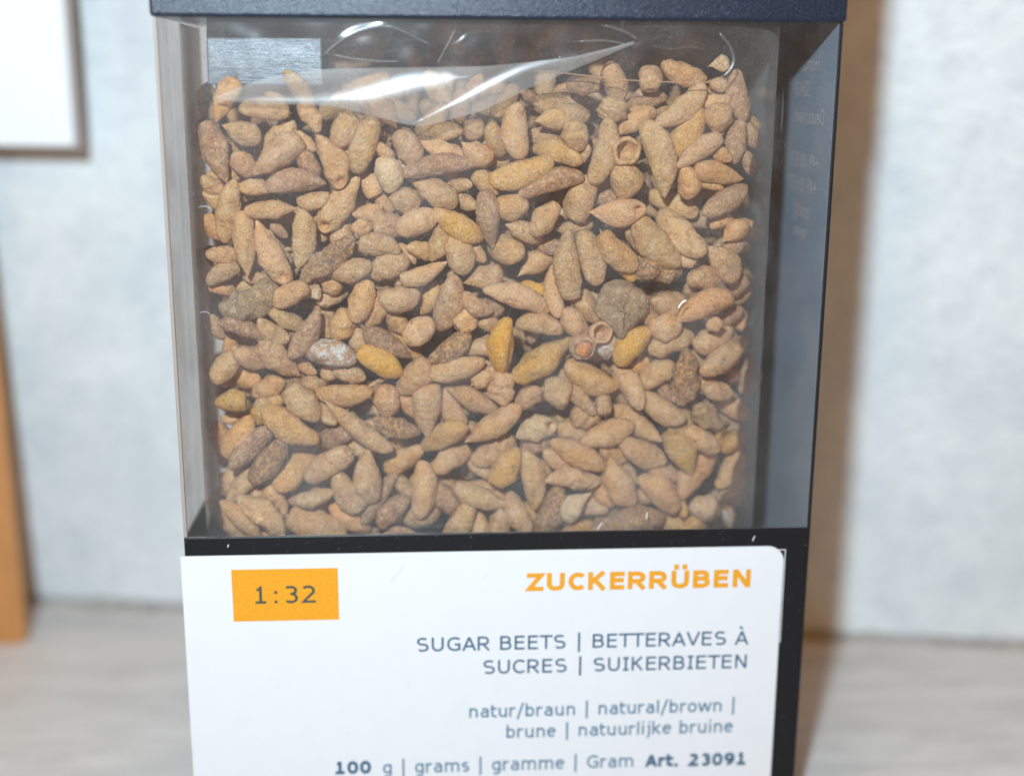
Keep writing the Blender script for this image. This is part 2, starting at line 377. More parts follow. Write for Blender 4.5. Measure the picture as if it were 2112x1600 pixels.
BADV = {'Z': (.95, .84), 'U': (1.117, .90), '\u00dc': (1.117, .90), 'C': (.996, .85), 'K': (1.06, .93), 'E': (.94, .74), 'R': (1.076, .95), 'B': (1.048, .87), 'N': (1.164, .91), 'A': (1.067, 1.06), 'r': (.684, .56), 't': (.626, .6), '.': (.497, .24), '0': (.978, .84), '1': (.978, .70), '2': (.978, .80), '3': (.978, .80), '9': (.978, .84)}
def glyph(ch, w, h):
    l, r, t, b, xt, m = h, w - h, 1 - h, h, .75 - h, w / 2; S_ = []
    if ch == 'E': S_ = [[(w, t), (l, t), (l, b), (w, b)], [(l, .53), (w - .04, .53)]]
    elif ch == 'Z': S_ = [[(0, t), (r, t), (l, b), (w, b)]]
    elif ch in 'U\u00dc': S_ = [[(l, 1), (l, .4)] + ell(m, .40, m - h, .40 - h, 180, 360) + [(r, .4), (r, 1)]]
    elif ch in 'CG':
        rx = (r - l) / 1.66; S_ = [ell(l + rx, .5, rx, .5 - h, 46, 314, 26, 2.1)]
        if ch == 'G': S_ = [ell(l + rx, .5, rx, .5 - h, 46, 306, 26, 2.1) + [(r, .14), (r, .47), (m + .06, .47)]]
    elif ch == 'K': S_ = [[(l, 0), (l, 1)], [(r - .02, 1), (l + .02, .42)], [(l + .26 * (r - l), .62), (r + .01, 0)]]
    elif ch == 'R': S_ = [[(l, 0), (l, 1)], [(l, t), (m - .03, t)] + ell(m - .03, (t + .45) / 2, r - .06 - m + .03, (t - .45) / 2, 90, -90) + [(l, .45)], [(m - .04, .45), (r + .01, 0)]]
    elif ch == 'B': S_ = [[(l, 0), (l, 1)], [(l, t), (m, t)] + ell(m, (t + .53) / 2, r - .05 - m, (t - .53) / 2, 90, -90) + [(l, .53)], [(l, b), (m, b)] + ell(m, (b + .53) / 2, r - m, (.53 - b) / 2, -90, 90) + [(l, .53)]]
    elif ch == 'N': S_ = [[(l, 0), (l, 1)], [(l + .01, 1 - h * .3), (r - .01, h * .3)], [(r, 0), (r, 1)]]
    elif ch in 'Ss':
        k = 1 if ch == 'S' else .75; tt = k - h; mid = k * .51
        S_ = [ell(m, (tt + mid) / 2, m - h - .01, (tt - mid) / 2, 38, 270, 18) + ell(m, (b + mid) / 2, m - h, (mid - b) / 2, 90, -142, 18)]
    elif ch in 'A\u00c0': S_ = [[(l, 0), (m, t + h * .4)], [(m, t + h * .4), (r, 0)], [(w * .22, .31), (w * .78, .31)]]
    elif ch == 'T': S_ = [[(0, t), (w, t)], [(m, t), (m, 0)]]
    elif ch == 'V': S_ = [[(l, 1), (m, b * .6)], [(m, b * .6), (r, 1)]]
    elif ch == 'I': S_ = [[(0, t), (w, t)], [(m, t), (m, b)], [(0, b), (w, b)]]
    elif ch == '|': S_ = [[(m, 1.14), (m, -.28)]]
    elif ch == '/': S_ = [[(h, -.2), (w - h, 1.08)]]
    elif ch == '1': S_ = [[(m, b), (m, 1)], [(0, b), (w, b)], [(m, .82), (l, .80)]]
    elif ch == '2': S_ = [ell(m - .03, .70, m - h, .30 - h, 142, -28, 16) + [(l, b), (w, b)]]
    elif ch == '3': S_ = [ell(m - .03, (t + .53) / 2, m - h, (t - .53) / 2, 135, -90, 16), ell(m - .02, (b + .53) / 2, m - h + .02, (.53 - b) / 2, 90, -138, 16)]
    elif ch == '0': S_ = [ell(m, .5, m - h, .5 - h, 0, 360, 30, 2.2)]
    elif ch == '9': S_ = [ell(m, .665, m - h, .335 - h, 0, 360, 26), ell(l + .02, .60, r - l - .02, .60 - b, 0, -84, 14)]
    elif ch in ':.': pass
    elif ch == 'n': S_ = [[(l, 0), (l, .75)], [(l, .45)] + ell(m, .45, m - h, xt - .45, 165, 0) + [(r, 0)]]
    elif ch == 'm':
        q = (l + r) / 2; S_ = [[(l, 0), (l, .75)]] + [[(a, .5)] + ell((a + c) / 2, .5, (c - a) / 2, xt - .5, 165, 0) + [(c, 0)] for a, c in ((l, q), (q, r))]
    elif ch == 'u': S_ = [[(l, .75), (l, .3)] + ell(m, .30, m - h, .30 - h, 180, 345), [(r, 0), (r, .75)]]
    elif ch == 'r': S_ = [[(l, 0), (l, .75)], [(l, .46)] + ell(w, .46, w - l, xt - .46, 170, 88, 10)]
    elif ch == 'a': S_ = [ell(m, .48, m - h, xt - .48, 140, 0) + [(r, 0)], [(r, .43), (m + .02, .43)] + ell(m, (.43 + b) / 2, m - h, (.43 - b) / 2, 90, 270) + [(m + .05, b), (r, .17)]]
    elif ch == 'b': S_ = [[(l, 0), (l, 1.04)], ell(m, .375, m - h, .375 - h, 0, 360, 26)]
    elif ch == 'g': S_ = [ell(m, .385, m - h, .365 - h, 0, 360, 26), [(r, .75), (r, 0)] + ell(m, 0, m - h, .28 - h, 0, -140)]
    elif ch == 'e': S_ = [ell(m, .375, m - h, .375 - h, 8, 318, 24), [(l, .41), (r, .41)]]
    elif ch == 'o': S_ = [ell(m, .375, m - h, .375 - h, 0, 360, 26)]
    elif ch == 't': S_ = [[(w * .30, .96), (w * .30, .24)] + ell(w * .30 + .2, .24, .2, .24 - h, 180, 272, 8) + [(w, b)], [(0, xt), (w, xt)]]
    elif ch == 'i': S_ = [[(m, 0), (m, .75)]]
    elif ch == 'l': S_ = [[(m, 0), (m, 1.04)]]
    elif ch == 'j': S_ = [[(w * .25, xt), (r, xt), (r, 0)] + ell(0, 0, r, .28 - h, 0, -86, 10)]
    elif ch == 'k': S_ = [[(l, 0), (l, 1.04)], [(r, .75), (l + .02, .34)], [(l + .26 * (r - l), .46), (r + .01, 0)]]
    elif ch == 'w': S_ = [[(l, .75), (l + (m - l) * .48, .02)], [(l + (m - l) * .48, .02), (m, .72)], [(m, .72), (m + (m - l) * .52, .02)], [(m + (m - l) * .52, .02), (r, .75)]]
    dots = []
    if ch == '\u00dc': dots = [(m - .21, 1.2), (m + .21, 1.2)]
    if ch == ':': dots = [(m, .09), (m, .63)]
    if ch == '.': dots = [(m, .09)]
    if ch == 'i': dots = [(m, .97)]
    if ch == 'j': dots = [(r, .97)]
    if ch == '\u00c0': S_.append([(m - .16, 1.30), (m + .04, 1.14)])
    for x, y in dots: S_.append([(x, y - h * 1.15), (x, y + h * 1.15)])
    return S_
def stroke_line(txt, x0, x1, zb, caph, m, parent, bold=False, y=-.16):
    T = dict(ADV); T.update(BADV if bold else {}); h = .124 if bold else .071
    x = 0; place_ = []
    for ch in txt:
        adv, w_ = T[ch]; place_.append((ch, x + (adv - w_) / 2, w_)); x += adv
    ink0 = place_[0][1]; ink1 = place_[-1][1] + place_[-1][2]; sx = (x1 - x0) / (ink1 - ink0)
    V, F = [], []; layer = 0
    for ch, gx, w_ in place_:
        for st in glyph(ch, w_, h):
            P = np.array(st, float); keep_ = np.r_[True, np.hypot(*np.diff(P, axis=0).T) > 1e-4]; P = P[keep_]
            d = np.diff(P, axis=0); d /= np.hypot(d[:, 0], d[:, 1])[:, None]; nrm = np.stack([-d[:, 1], d[:, 0]], 1)
            closed = np.hypot(*(P[0] - P[-1])) < 1e-3; n = len(P); layer += 1; yy = y - .018 - .0012 * (layer % 9); i0 = len(V)
            for k in range(n):
                a = nrm[k - 1] if k > 0 else (nrm[-1] if closed else nrm[0]); c = nrm[k] if k < n - 1 else (nrm[0] if closed else nrm[-1])
                mt = a + c; mt /= max(np.hypot(*mt), 1e-6); mt = mt * h / max(mt @ c, .45)
                for sg in (1, -1):
                    q = P[k] + sg * mt; V.append(((x0 + (gx + q[0] - ink0) * sx) * MM, yy * MM, (zb + q[1] * caph) * MM))
            F += [(i0 + 2 * k + 1, i0 + 2 * k + 3, i0 + 2 * k + 2, i0 + 2 * k) for k in range(n - 1)]
    return link('lettering', mesh('lettering', V, F), m, parent)

L_ = lambda t, a, b, z, h, m, bold=False: stroke_line(t, a, b, z, h, M[m], lab, bold)
L_('1:32', -27.5, -20.8, -7.85, 2.08, 'ink')
L_('ZUCKERR\u00dcBEN', 2.85, 28.45, -6.98, 2.15, 'orange', True)
L_('SUGAR BEETS | BETTERAVES \u00c0', -9.6, 28.6, -14.1, 1.72, 'bluedark')
L_('SUCRES | SUIKERBIETEN', -2.05, 28.5, -17.05, 1.72, 'bluedark')
L_('natur/braun | natural/brown |', -3.65, 27.3, -22.52, 1.62, 'blue')
L_('brune | natuurlijke bruine', .65, 27.3, -25.22, 1.62, 'blue')
L_('100', -19.2, -15.1, -29.3, 1.66, 'bluedark', True)
L_('g | grams | gramme | Gram', -13.7, 15.6, -29.4, 1.66, 'blue')
L_('Art.', 17.0, 20.9, -29.47, 1.66, 'bluedark', True)
L_('23091', 22.2, 29.0, -29.55, 1.66, 'bluedark', True)
# pencil nick and two smudges on the label
tube('scratch_mark', [(-10.85, YL - .01, -3.1), (-11.15, YL - .01, -3.9), (-11.9, YL - .01, -4.9), (-12.6, YL - .01, -5.7)], .05, 6, lab, M['smudge'])
for cx, cz, r in ((-4.7, -4.5, .25), (-1.6, -5.2, .33), (-1.9, -4.9, .2)):
    th = np.linspace(0, 2 * math.pi, 14, endpoint=False); rr = r * (1 + .3 * np.sin(3 * th + cx))
    tube('smudge', [(cx + a * math.cos(t), YL - .005, cz + .45 * a * math.sin(t)) for a, t in zip(rr[:9], th[:9])], .028, 5, lab, M['smudge'])

# print on the far side, seen through from inside: mirrored lines that start near the front corner
def side_line(txt, y0, z, h, sx):
    me, c = text_me(txt); c0 = c[:, 0].min(); s = h / cap()
    V = [((W - .302 - .004 + q[2] * .5) * MM, (y0 + (q[0] - c0) * s * sx) * MM, (z + q[1] * s) * MM) for q in c]
    V = [((W - .315) * MM, v[1], v[2]) for v in V]
    link('mirrored_lettering', mesh('mirrored_lettering', V, [tuple(p.vertices) for p in me.polygons]), M['mirror_ink'], rs)
for txt, y0, z in (('Mikora e.K', 8.0, 52.7), ('Homannsweg', 6.2, 50.2), ('32459', 9.4, 47.4), ('Deutschland', 3.4, 44.5), ('+49 (0) 573', 4.3, 39.5), ('+49 (0) 573', 4.5, 36.8), ('post@', 6.8, 34.1), ('www.', 7.2, 31.7)):
    side_line(txt, y0, z, 1.7, .95)

# ================================================================== THE BEETS
ROWS = """-27.5 49.3 -29.7 44.7 2.36 o 1 b
-30.8 44.6 -29.0 38.5 2.71 r 0 b
-29.1 44.3 -25.3 42.8 2.53 t 0 a
-27.2 46.0 -21.8 45.5 2.29 t 1 n
-21.0 46.5 -19.1 43.4 2.02 p 1 b
-16.1 45.7 -17.3 42.3 2.92 k 0 o
-13.4 45.2 -15.4 39.5 2.93 k 0 c
-21.8 44.7 -25.6 41.4 2.76 t 1 o
-21.1 42.9 -26.1 39.3 3.02 p 0.3 b
-28.1 41.4 -26.2 39.0 2.39 o 0.8 o
-19.5 43.4 -17.0 37.9 2.92 p 0 h
-27.6 37.9 -24.4 37.6 2.03 p 0.8 n
-24.8 38.0 -18.7 38.3 2.57 m 0 b
-21.7 36.2 -18.0 37.3 2.03 t 0 b
-27.1 35.4 -21.8 35.7 2.03 p 0.2 b
-15.1 39.1 -19.3 33.2 3.14 t 0 h
-28.1 38.7 -29.7 31.8 2.47 k 0.2 n
-31.6 39.0 -29.0 37.2 2.03 p 1 n
-27.5 35.3 -27.2 28.6 2.49 k 0 b
-21.2 35.5 -21.8 29.5 2.59 g 0 n
-26.0 34.5 -22.9 27.8 2.77 p 0 h
-31.8 35.0 -30.0 31.9 2.04 o 1 c
-14.7 39.2 -13.5 36.6 2.33 p 0.8 c
-12.7 40.8 -11.7 37.6 2.96 w 0 o
-13.0 42.4 -11.5 40.8 1.68 t 1 o
-11.0 43.7 -9.0 40.4 2.85 t 0 c
-8.9 42.8 -4.0 43.8 2.05 k 0.8 a
-8.9 42.8 -3.5 40.5 2.41 t 0.4 a
-10.2 39.2 -2.3 40.2 2.32 r 0 b
-3.1 45.2 -2.9 42.8 2.41 t 0.3 c
-1.2 44.8 0.2 40.9 2.15 k 0.8 c
-4.5 42.9 -0.7 40.6 2.79 p 0.2 a
-2.9 39.3 -0.4 37.1 2.08 k 0.8 b
-9.8 38.6 -4.8 36.0 2.89 t 0.3 a
-6.3 37.4 -2.9 38.2 1.61 g 1 n
-12.3 36.9 -8.4 35.8 2.81 t 0.5 a
-4.8 37.1 -2.9 35.8 1.99 g 1.2 n
-15.4 35.1 -13.2 35.7 1.98 o 1 n
-16.0 33.7 -13.8 33.7 1.78 p 0.5 n
-13.9 34.6 -9.9 33.1 3.10 t 0.7 n
-11.2 33.3 -6.9 35.0 2.91 p 0.2 o
-7.1 35.6 -2.1 32.4 2.72 Y 0 n
-1.8 37.5 -0.9 31.4 2.63 m 0 b
-15.9 32.5 -21.5 28.0 2.71 R 0 L
-15.9 32.0 -10.9 31.2 2.44 t 0.1 n
-18.9 28.3 -13.9 29.8 2.45 t 0.2 a
-14.1 28.5 -10.0 30.1 3.03 t 0.3 o
-11.2 28.0 -5.9 30.0 1.99 p 0 b
-5.2 32.6 -4.0 28.8 3.12 g 0 o
-6.4 33.4 -7.3 30.7 2.38 t 0.8 n
-10.0 31.5 -7.5 30.2 2.10 t 1 n
-4.3 27.7 0.2 28.7 2.88 t 0.5 W
-31.5 27.8 -27.6 29.7 2.25 d 0.8 n
-31.5 30.9 -29.2 30.7 2.16 t 1.3 n
-20.0 34.7 -19.3 32.1 2.07 t 1 n
-24.6 33.8 -23.0 32.7 1.31 r 1 n
-11.1 31.7 -9.3 29.6 1.14 t 1 n
-21.7 43.4 -19.9 41.8 1.67 p 1.5 n
-21.0 41.4 -19.9 39.3 2.22 r 1 n
-31.4 36.9 -30.3 35.4 2.05 t 1.5 n
-3.3 31.8 -1.9 30.2 1.73 g 1.3 n
-28.0 28.0 -24.9 27.6 1.52 t 1.4 n
-19.6 27.8 -17.8 29.3 2.09 t 1 n
-13.5 37.3 -11.6 35.2 1.70 o 1.5 n
1.6 46.7 2.0 41.0 2.87 P 0 c
3.1 44.8 10.0 45.4 2.99 S 0.3 a
7.5 44.7 8.2 41.9 2.90 k 0 o
3.2 46.6 10.8 47.0 2.53 t 0.9 b
12.1 47.4 11.9 44.8 3.19 t 0.3 L
11.7 50.2 12.6 47.4 2.82 p 1 n
15.7 50.6 15.8 47.9 2.64 t 1 c
17.1 50.8 21.8 49.3 2.36 o 1 n
21.9 50.5 24.2 50.8 1.79 w 0.6 W
14.0 46.5 17.9 47.3 2.37 m 0.9 n
21.6 48.6 16.1 44.4 2.63 S 0 b
21.2 46.4 18.0 40.7 3.21 Y 0.1 n
23.4 46.6 23.3 43.8 2.96 O 0.8 o
23.8 43.7 18.7 40.0 2.19 P 0 b
15.5 44.8 17.6 37.0 3.20 S 0 b
11.4 45.0 9.8 38.3 2.72 k 0 c
13.3 41.9 13.3 41.8 3.12 S 0.2 C
12.8 40.5 13.4 36.6 3.51 t 0.2 o
19.8 39.9 20.2 36.9 2.68 O 0.3 o
20.8 40.0 26.2 38.8 2.39 O 0.3 b
25.2 50.2 26.2 44.9 2.47 m 1 n
25.8 45.1 25.2 40.4 2.31 m 1 n
-1.1 38.6 5.4 40.7 2.91 Y 0 c
2.9 41.8 8.9 40.5 2.74 Y 0.7 n
2.0 37.1 8.7 39.0 2.45 r 0 c
9.7 39.0 8.2 33.8 3.32 p 0.3 c
9.6 35.3 15.6 35.5 3.05 P 0 H
6.6 36.9 3.4 32.9 2.56 p 0 a
0.1 34.2 4.7 31.9 2.28 t 0.4 a
-0.5 35.8 2.7 36.0 2.84 O 0.5 o
-1.6 32.6 2.7 30.3 3.24 k 0.5 n
1.5 27.8 6.4 30.2 2.98 t 0.3 W
7.3 33.2 8.1 25.1 2.96 g 0.1 n
9.0 33.0 10.7 27.3 2.88 S 0.4 c
14.8 34.7 19.5 29.4 3.45 t 0.1 n
17.4 35.3 22.4 30.5 3.17 S 0.1 c
10.7 33.5 14.7 29.0 2.88 o 0.3 n
14.6 29.1 20.3 28.2 3.39 R 0.2 L
16.5 36.9 22.0 34.7 2.50 k 0.5 c
21.7 35.1 26.9 38.0 2.61 m 0.3 n
24.2 32.0 27.4 33.9 2.26 o 0.9 a
23.1 33.6 25.7 34.2 1.86 o 1 n
22.2 31.5 26.0 27.7 3.02 t 0.5 a
24.4 30.8 27.3 31.7 2.26 m 0.9 b
15.3 38.8 16.2 36.9 2.21 r 1 n
18.0 40.3 18.6 38.4 1.92 t 1 n
13.2 43.8 16.3 45.7 2.66 p 0.8 n
3.2 43.2 6.8 42.7 2.27 m 1 n
21.9 47.0 24.2 47.1 2.00 p 1 n
22.4 48.8 25.3 48.2 1.82 p 1.4 n
11.9 44.4 12.9 42.7 1.62 k 1 n
-1.4 43.1 0.3 40.2 2.82 p 1 n
-1.7 39.8 -0.1 37.1 1.70 t 0.8 n
5.9 33.4 10.6 34.0 1.83 k 0.8 n
10.6 36.3 12.6 36.4 1.83 r 1.3 n
4.6 31.7 6.7 31.3 2.22 r 1.2 n
19.8 30.8 21.3 29.8 2.06 t 1 n
14.1 33.0 16.2 30.4 2.33 t 1 n
7.3 48.7 10.5 48.9 2.27 r 1.5 n
2.0 47.7 4.6 46.7 1.50 m 1.4 n
23.0 42.3 24.2 41.2 1.83 o 0.9 n
21.5 38.3 24.1 37.8 1.46 o 1.5 n
26.7 41.1 27.3 39.6 1.66 m 1.5 n
16.0 36.1 17.5 34.5 1.85 g 1.5 n
9.1 42.0 8.6 40.8 1.34 k 1.3 n
-24.2 27.2 -30.3 24.7 3.75 D 0 L
-30.5 23.6 -25.6 21.4 1.80 r 0.8 n
-24.5 25.4 -20.8 27.3 2.54 p 0 c
-25.4 24.9 -21.5 22.4 1.99 g 0.9 n
-26.3 24.0 -22.7 20.9 2.09 g 0.8 n
-19.8 25.0 -23.1 19.5 2.45 m 0 n
-21.4 28.1 -19.9 26.0 1.80 w 0.9 n
-19.4 28.4 -17.7 26.3 2.46 t 0.5 n
-20.2 25.1 -16.6 26.2 2.00 t 0.6 n
-14.4 27.9 -16.5 22.6 2.75 o 0.3 b
-17.0 24.6 -18.3 21.1 2.86 o 0.5 n
-12.6 26.3 -14.7 22.2 2.85 p 0.3 b
-13.0 26.1 -9.1 26.3 2.94 g 0.1 o
-8.7 23.9 -7.0 27.4 2.02 Y 0.4 n
-5.1 28.7 -6.8 21.9 3.24 t 0.3 n
-7.7 23.4 -10.2 21.2 2.97 P 0 o
-14.9 22.2 -9.9 19.2 2.48 r 0.2 b
-16.1 20.3 -11.0 17.5 2.96 Z 0 n
-21.5 20.5 -16.0 19.0 2.95 V 0 n
-22.2 18.8 -20.7 17.6 1.54 o 1 n
-28.9 20.1 -25.4 18.5 2.57 t 0.6 n
-26.4 21.7 -22.1 16.9 2.93 t 0.2 b
-29.3 20.1 -32.0 16.8 2.58 t 1 c
-29.9 21.4 -28.7 17.7 2.48 o 1 n
-29.3 16.9 -26.8 16.5 2.41 o 1.2 o
-27.7 14.6 -23.9 16.6 2.61 o 1 n
-31.3 14.5 -27.4 14.5 2.48 y 0.2 n
-31.6 16.2 -29.5 16.5 1.73 t 1.2 n
-31.0 12.2 -28.6 12.0 1.55 t 1.5 n
-24.2 16.7 -20.3 12.4 3.15 g 0 n
-22.0 16.5 -19.4 15.8 2.03 g 1 L
-20.5 15.3 -14.1 15.9 2.40 O 0.1 c
-20.6 13.7 -18.4 12.0 2.03 t 0.6 n
-19.2 14.5 -12.2 9.0 2.40 t 0 a
-17.0 13.3 -11.3 17.2 0.51 t 0.5 T
-8.1 19.1 -11.5 15.2 3.19 t 0.1 n
-8.3 18.9 -3.5 22.1 2.61 R 0.1 a
-8.0 17.4 -1.9 19.0 2.71 p 0.1 n
-3.5 20.0 -0.4 20.5 2.44 g 1 n
-3.9 24.9 -3.7 22.1 2.88 P 0.2 o
-4.0 26.3 -1.3 24.7 2.21 t 0.6 n
-12.7 16.1 -12.4 13.0 2.99 o 0.1 o
-14.0 12.5 -9.0 10.9 2.34 R 0.5 n
-11.0 14.4 -9.4 12.6 2.16 o 1 n
-7.8 16.9 -8.1 10.1 3.39 k 0 b
-6.1 15.6 -4.0 11.3 2.45 t 0.6 n
-6.2 16.2 -0.3 13.0 2.44 t 0.5 a
-3.4 15.9 -0.3 17.6 2.16 p 0.9 n
-9.0 8.2 -3.6 11.8 2.75 O 0 n
-3.9 9.7 2.1 13.6 2.85 t 0 a
-3.2 7.0 2.1 9.9 3.07 t 0.2 n
-8.1 5.8 -2.7 8.2 2.68 p 0.6 n
-13.0 5.6 -8.7 8.4 2.47 O 0.4 n
-14.7 9.3 -14.6 2.7 3.31 p 0 a
-21.7 7.7 -16.3 11.0 2.54 r 0.6 a
-26.3 13.6 -20.4 9.9 3.07 O 0.3 n
-28.1 11.2 -24.2 14.6 2.61 y 0.7 n
-27.8 12.6 -31.2 7.3 2.89 O 0.5 n
-30.1 7.0 -25.2 11.4 2.42 r 0.2 n
-24.1 10.2 -27.7 5.2 2.90 R 0.1 n
-27.5 6.5 -30.6 3.0 2.25 k 0.8 n
-29.5 6.9 -32.6 3.3 2.93 t 1 n
-20.8 7.5 -25.5 4.0 3.22 O 0.4 n
-16.1 9.2 -21.8 5.0 2.83 p 0.1 c
-23.0 3.2 -18.7 4.1 2.17 k 0.8 n
-18.4 6.3 -15.7 0.8 3.12 g 0 n
-8.8 7.4 -9.2 0.8 2.85 P 0 c
-11.7 5.5 -15.7 -0.1 2.26 d 0.1 n
-13.7 -0.1 -10.2 3.1 2.70 r 0.9 n
-10.7 0.0 -7.0 1.5 3.00 k 0.5 o
-7.4 3.9 -4.8 1.3 3.00 m 1 n
-5.0 4.6 0.8 2.2 2.78 g 0.1 b
-3.3 2.5 -6.1 -2.1 2.70 S 0.3 c
-3.1 0.8 -2.3 -2.0 2.32 p 1 n
-24.5 1.2 -17.6 -1.5 3.93 O 0.3 n
-19.3 2.1 -15.0 -1.5 2.87 o 0.8 n
-31.3 3.1 -27.3 -1.6 2.24 O 0.3 n
-29.3 3.5 -24.5 -0.9 2.82 P 0.1 L
-25.8 4.0 -24.8 0.6 2.85 k 1 n
-28.4 3.5 -26.1 2.6 2.16 g 1 n
-32.7 1.3 -30.6 -1.5 2.36 t 1 n
-24.0 2.4 -19.5 1.6 1.88 m 1 n
-23.6 8.1 -21.4 7.2 2.06 w 1.2 n
-32.0 11.9 -31.8 7.1 2.42 o 1.2 n
-16.7 9.7 -15.1 8.2 2.46 t 1 n
-12.3 9.7 -11.4 8.3 1.58 Y 1.3 n
-17.9 17.6 -15.5 17.0 2.04 t 1.4 n
-16.1 22.2 -15.1 20.0 2.32 g 1.3 n
-11.9 24.1 -10.0 22.1 2.22 k 1 n
-19.6 23.8 -18.9 21.3 1.82 p 1 n
-31.8 23.8 -30.7 21.1 2.09 t 1.2 n
-3.3 6.7 -1.0 5.1 2.00 o 1 n
-13.5 -1.6 -9.5 -1.2 1.90 r 0.8 n
-11.4 4.5 -10.1 3.0 1.90 t 1.2 n
-31.7 26.9 -30.2 26.3 1.79 o 1.2 n
-24.4 9.8 -23.1 8.1 2.16 r 1.5 n
-1.8 26.8 5.1 24.5 2.59 P 0.1 n
6.4 29.7 6.3 23.5 2.21 P 0.2 c
7.7 26.8 11.2 23.3 3.01 t 0.6 n
1.2 24.8 0.1 17.8 2.79 Z 0 a
1.7 22.9 6.8 22.4 2.33 t 0.4 c
6.9 24.6 9.4 21.8 2.63 P 0.4 n
13.3 21.2 13.3 28.0 5.69 D 0.2 K
10.0 22.3 12.2 22.1 2.55 p 0.5 C
9.1 20.5 9.1 20.4 2.83 S 0 U
10.7 20.0 13.3 20.5 2.66 V 0.7 L
8.1 21.5 1.5 16.9 3.31 Y 0 a
16.5 22.4 13.0 18.4 3.24 Z 0.2 n
16.7 22.6 19.8 22.8 3.05 O 0.3 o
16.8 19.9 21.6 21.2 3.07 k 0.6 n
16.5 25.7 21.0 24.6 3.04 t 0.6 n
25.5 26.0 19.5 23.3 3.04 o 0 b
20.4 28.4 25.9 26.2 2.64 t 0.5 b
21.4 26.9 21.2 25.3 1.78 t 1 n
22.7 22.7 24.6 23.1 1.68 p 0.5 n
24.8 22.9 26.9 24.0 2.29 r 0.9 n
21.4 20.3 26.9 21.8 2.88 p 0.5 n
28.8 21.4 22.2 17.3 2.69 t 0.3 a
20.8 20.0 20.3 13.7 3.07 R 0.1 L
19.5 18.3 15.8 15.2 2.69 k 0.5 n
14.6 17.0 17.4 18.5 2.29 O 0.9 c
7.3 18.4 13.1 15.8 3.23 O 0 n
12.6 18.0 15.9 13.2 2.66 t 0.2 n
6.6 17.6 10.6 12.8 2.07 t 0.6 n
5.4 16.8 7.0 13.4 3.05 t 0.4 n
4.4 16.2 1.9 12.9 2.26 t 0.4 n
-0.1 17.7 0.4 13.8 2.83 P 0.2 L
11.6 14.8 11.7 12.8 2.00 t 1 n
8.0 12.5 11.3 11.9 3.10 k 1 L
15.7 15.0 20.7 11.9 2.68 t 0.2 n
12.9 12.9 18.4 9.2 2.90 k 0.5 b
18.8 11.4 21.9 5.2 3.60 y 0 b
13.6 9.5 18.8 6.9 3.10 t 0.1 n
9.2 9.5 15.0 11.5 3.09 p 0.2 n
6.1 10.7 10.2 9.7 2.50 t 0.7 n
1.8 10.2 6.1 11.6 2.87 w 0.2 h
5.8 9.6 12.0 6.4 2.88 O 0.1 n
5.2 8.2 7.7 5.8 2.40 g 0.6 n
2.8 8.0 5.9 9.4 2.71 r 1 n
2.8 8.4 4.0 1.7 2.68 k 0.1 n
1.9 8.8 -1.0 4.0 3.07 Y 0.1 n
12.1 8.3 14.3 7.1 2.42 O 0.9 n
12.5 7.3 15.3 1.9 3.61 O 0.1 n
14.3 6.6 15.9 3.1 2.03 g 0.9 n
16.0 5.2 20.4 0.7 3.14 O 0.3 n
16.9 6.3 21.2 4.2 2.33 o 0.6 n
24.7 7.8 20.8 2.2 3.14 o 0.1 n
28.2 7.7 24.9 3.6 2.76 g 0.6 n
29.1 5.2 25.5 1.7 2.37 t 0.9 n
5.1 5.0 11.2 4.8 2.30 P 0.2 L
10.5 3.5 7.3 0.4 2.72 w 0.1 W
12.5 0.6 9.3 1.3 2.55 w 0.6 n
6.8 4.2 4.3 -1.8 3.11 R 0.2 n
1.0 3.5 3.5 -1.3 2.51 t 0.6 n
0.1 1.7 -0.3 -2.0 2.71 k 0.3 n
6.4 -1.8 11.0 -0.6 2.55 O 0.6 n
10.5 -1.2 18.9 0.4 3.47 r 0.5 L
18.4 -0.5 21.3 -1.6 2.58 p 1 n
21.1 -1.6 24.0 -0.7 2.38 Y 0.9 n
21.9 1.6 25.5 0.7 3.18 w 0.5 n
25.7 1.2 27.3 -1.2 2.38 V 0.8 n
21.6 13.9 26.6 10.6 2.72 d 0.9 L
23.1 15.8 26.1 14.8 2.32 p 0.9 n
26.3 12.9 28.7 11.8 2.54 t 1.1 n
24.8 9.3 27.9 9.3 2.94 y 0.5 o
21.0 10.9 24.9 8.3 2.32 p 0.6 n
28.8 18.7 28.1 13.7 2.73 t 1.2 n
25.5 17.5 27.4 15.0 2.03 r 1.6 n
15.4 25.3 17.2 22.3 2.36 t 0.9 n
3.0 27.0 4.7 26.5 1.84 Z 0.9 n
12.1 29.9 14.8 27.7 1.75 Z 0.9 n
2.1 16.3 7.8 19.0 2.17 k 0.7 n
-1.8 18.6 -0.7 15.7 2.26 t 1 n
-1.9 14.9 -0.2 13.2 2.07 t 1 n
4.3 6.7 5.4 4.8 1.81 t 0.9 n
11.2 4.8 13.0 1.5 2.33 p 0.9 n
20.5 2.6 21.5 0.2 1.95 Y 1 n
27.4 3.1 28.4 1.0 2.69 D 1.3 n
26.1 26.0 27.5 27.6 2.28 m 0.9 n
27.1 23.1 29.1 21.8 2.70 t 1.2 n
17.0 19.1 18.9 18.4 1.50 O 1.2 n
23.3 28.7 26.2 27.1 2.27 t 1 n
27.4 24.7 29.3 25.9 2.60 t 1.3 n
28.0 10.4 29.9 7.8 2.66 m 1.3 n
28.5 0.4 30.2 1.9 2.81 t 1.2 n
-1.8 22.9 -0.2 21.9 2.05 t 1.2 n
18.1 15.7 19.7 13.8 2.12 r 1.5 n"""
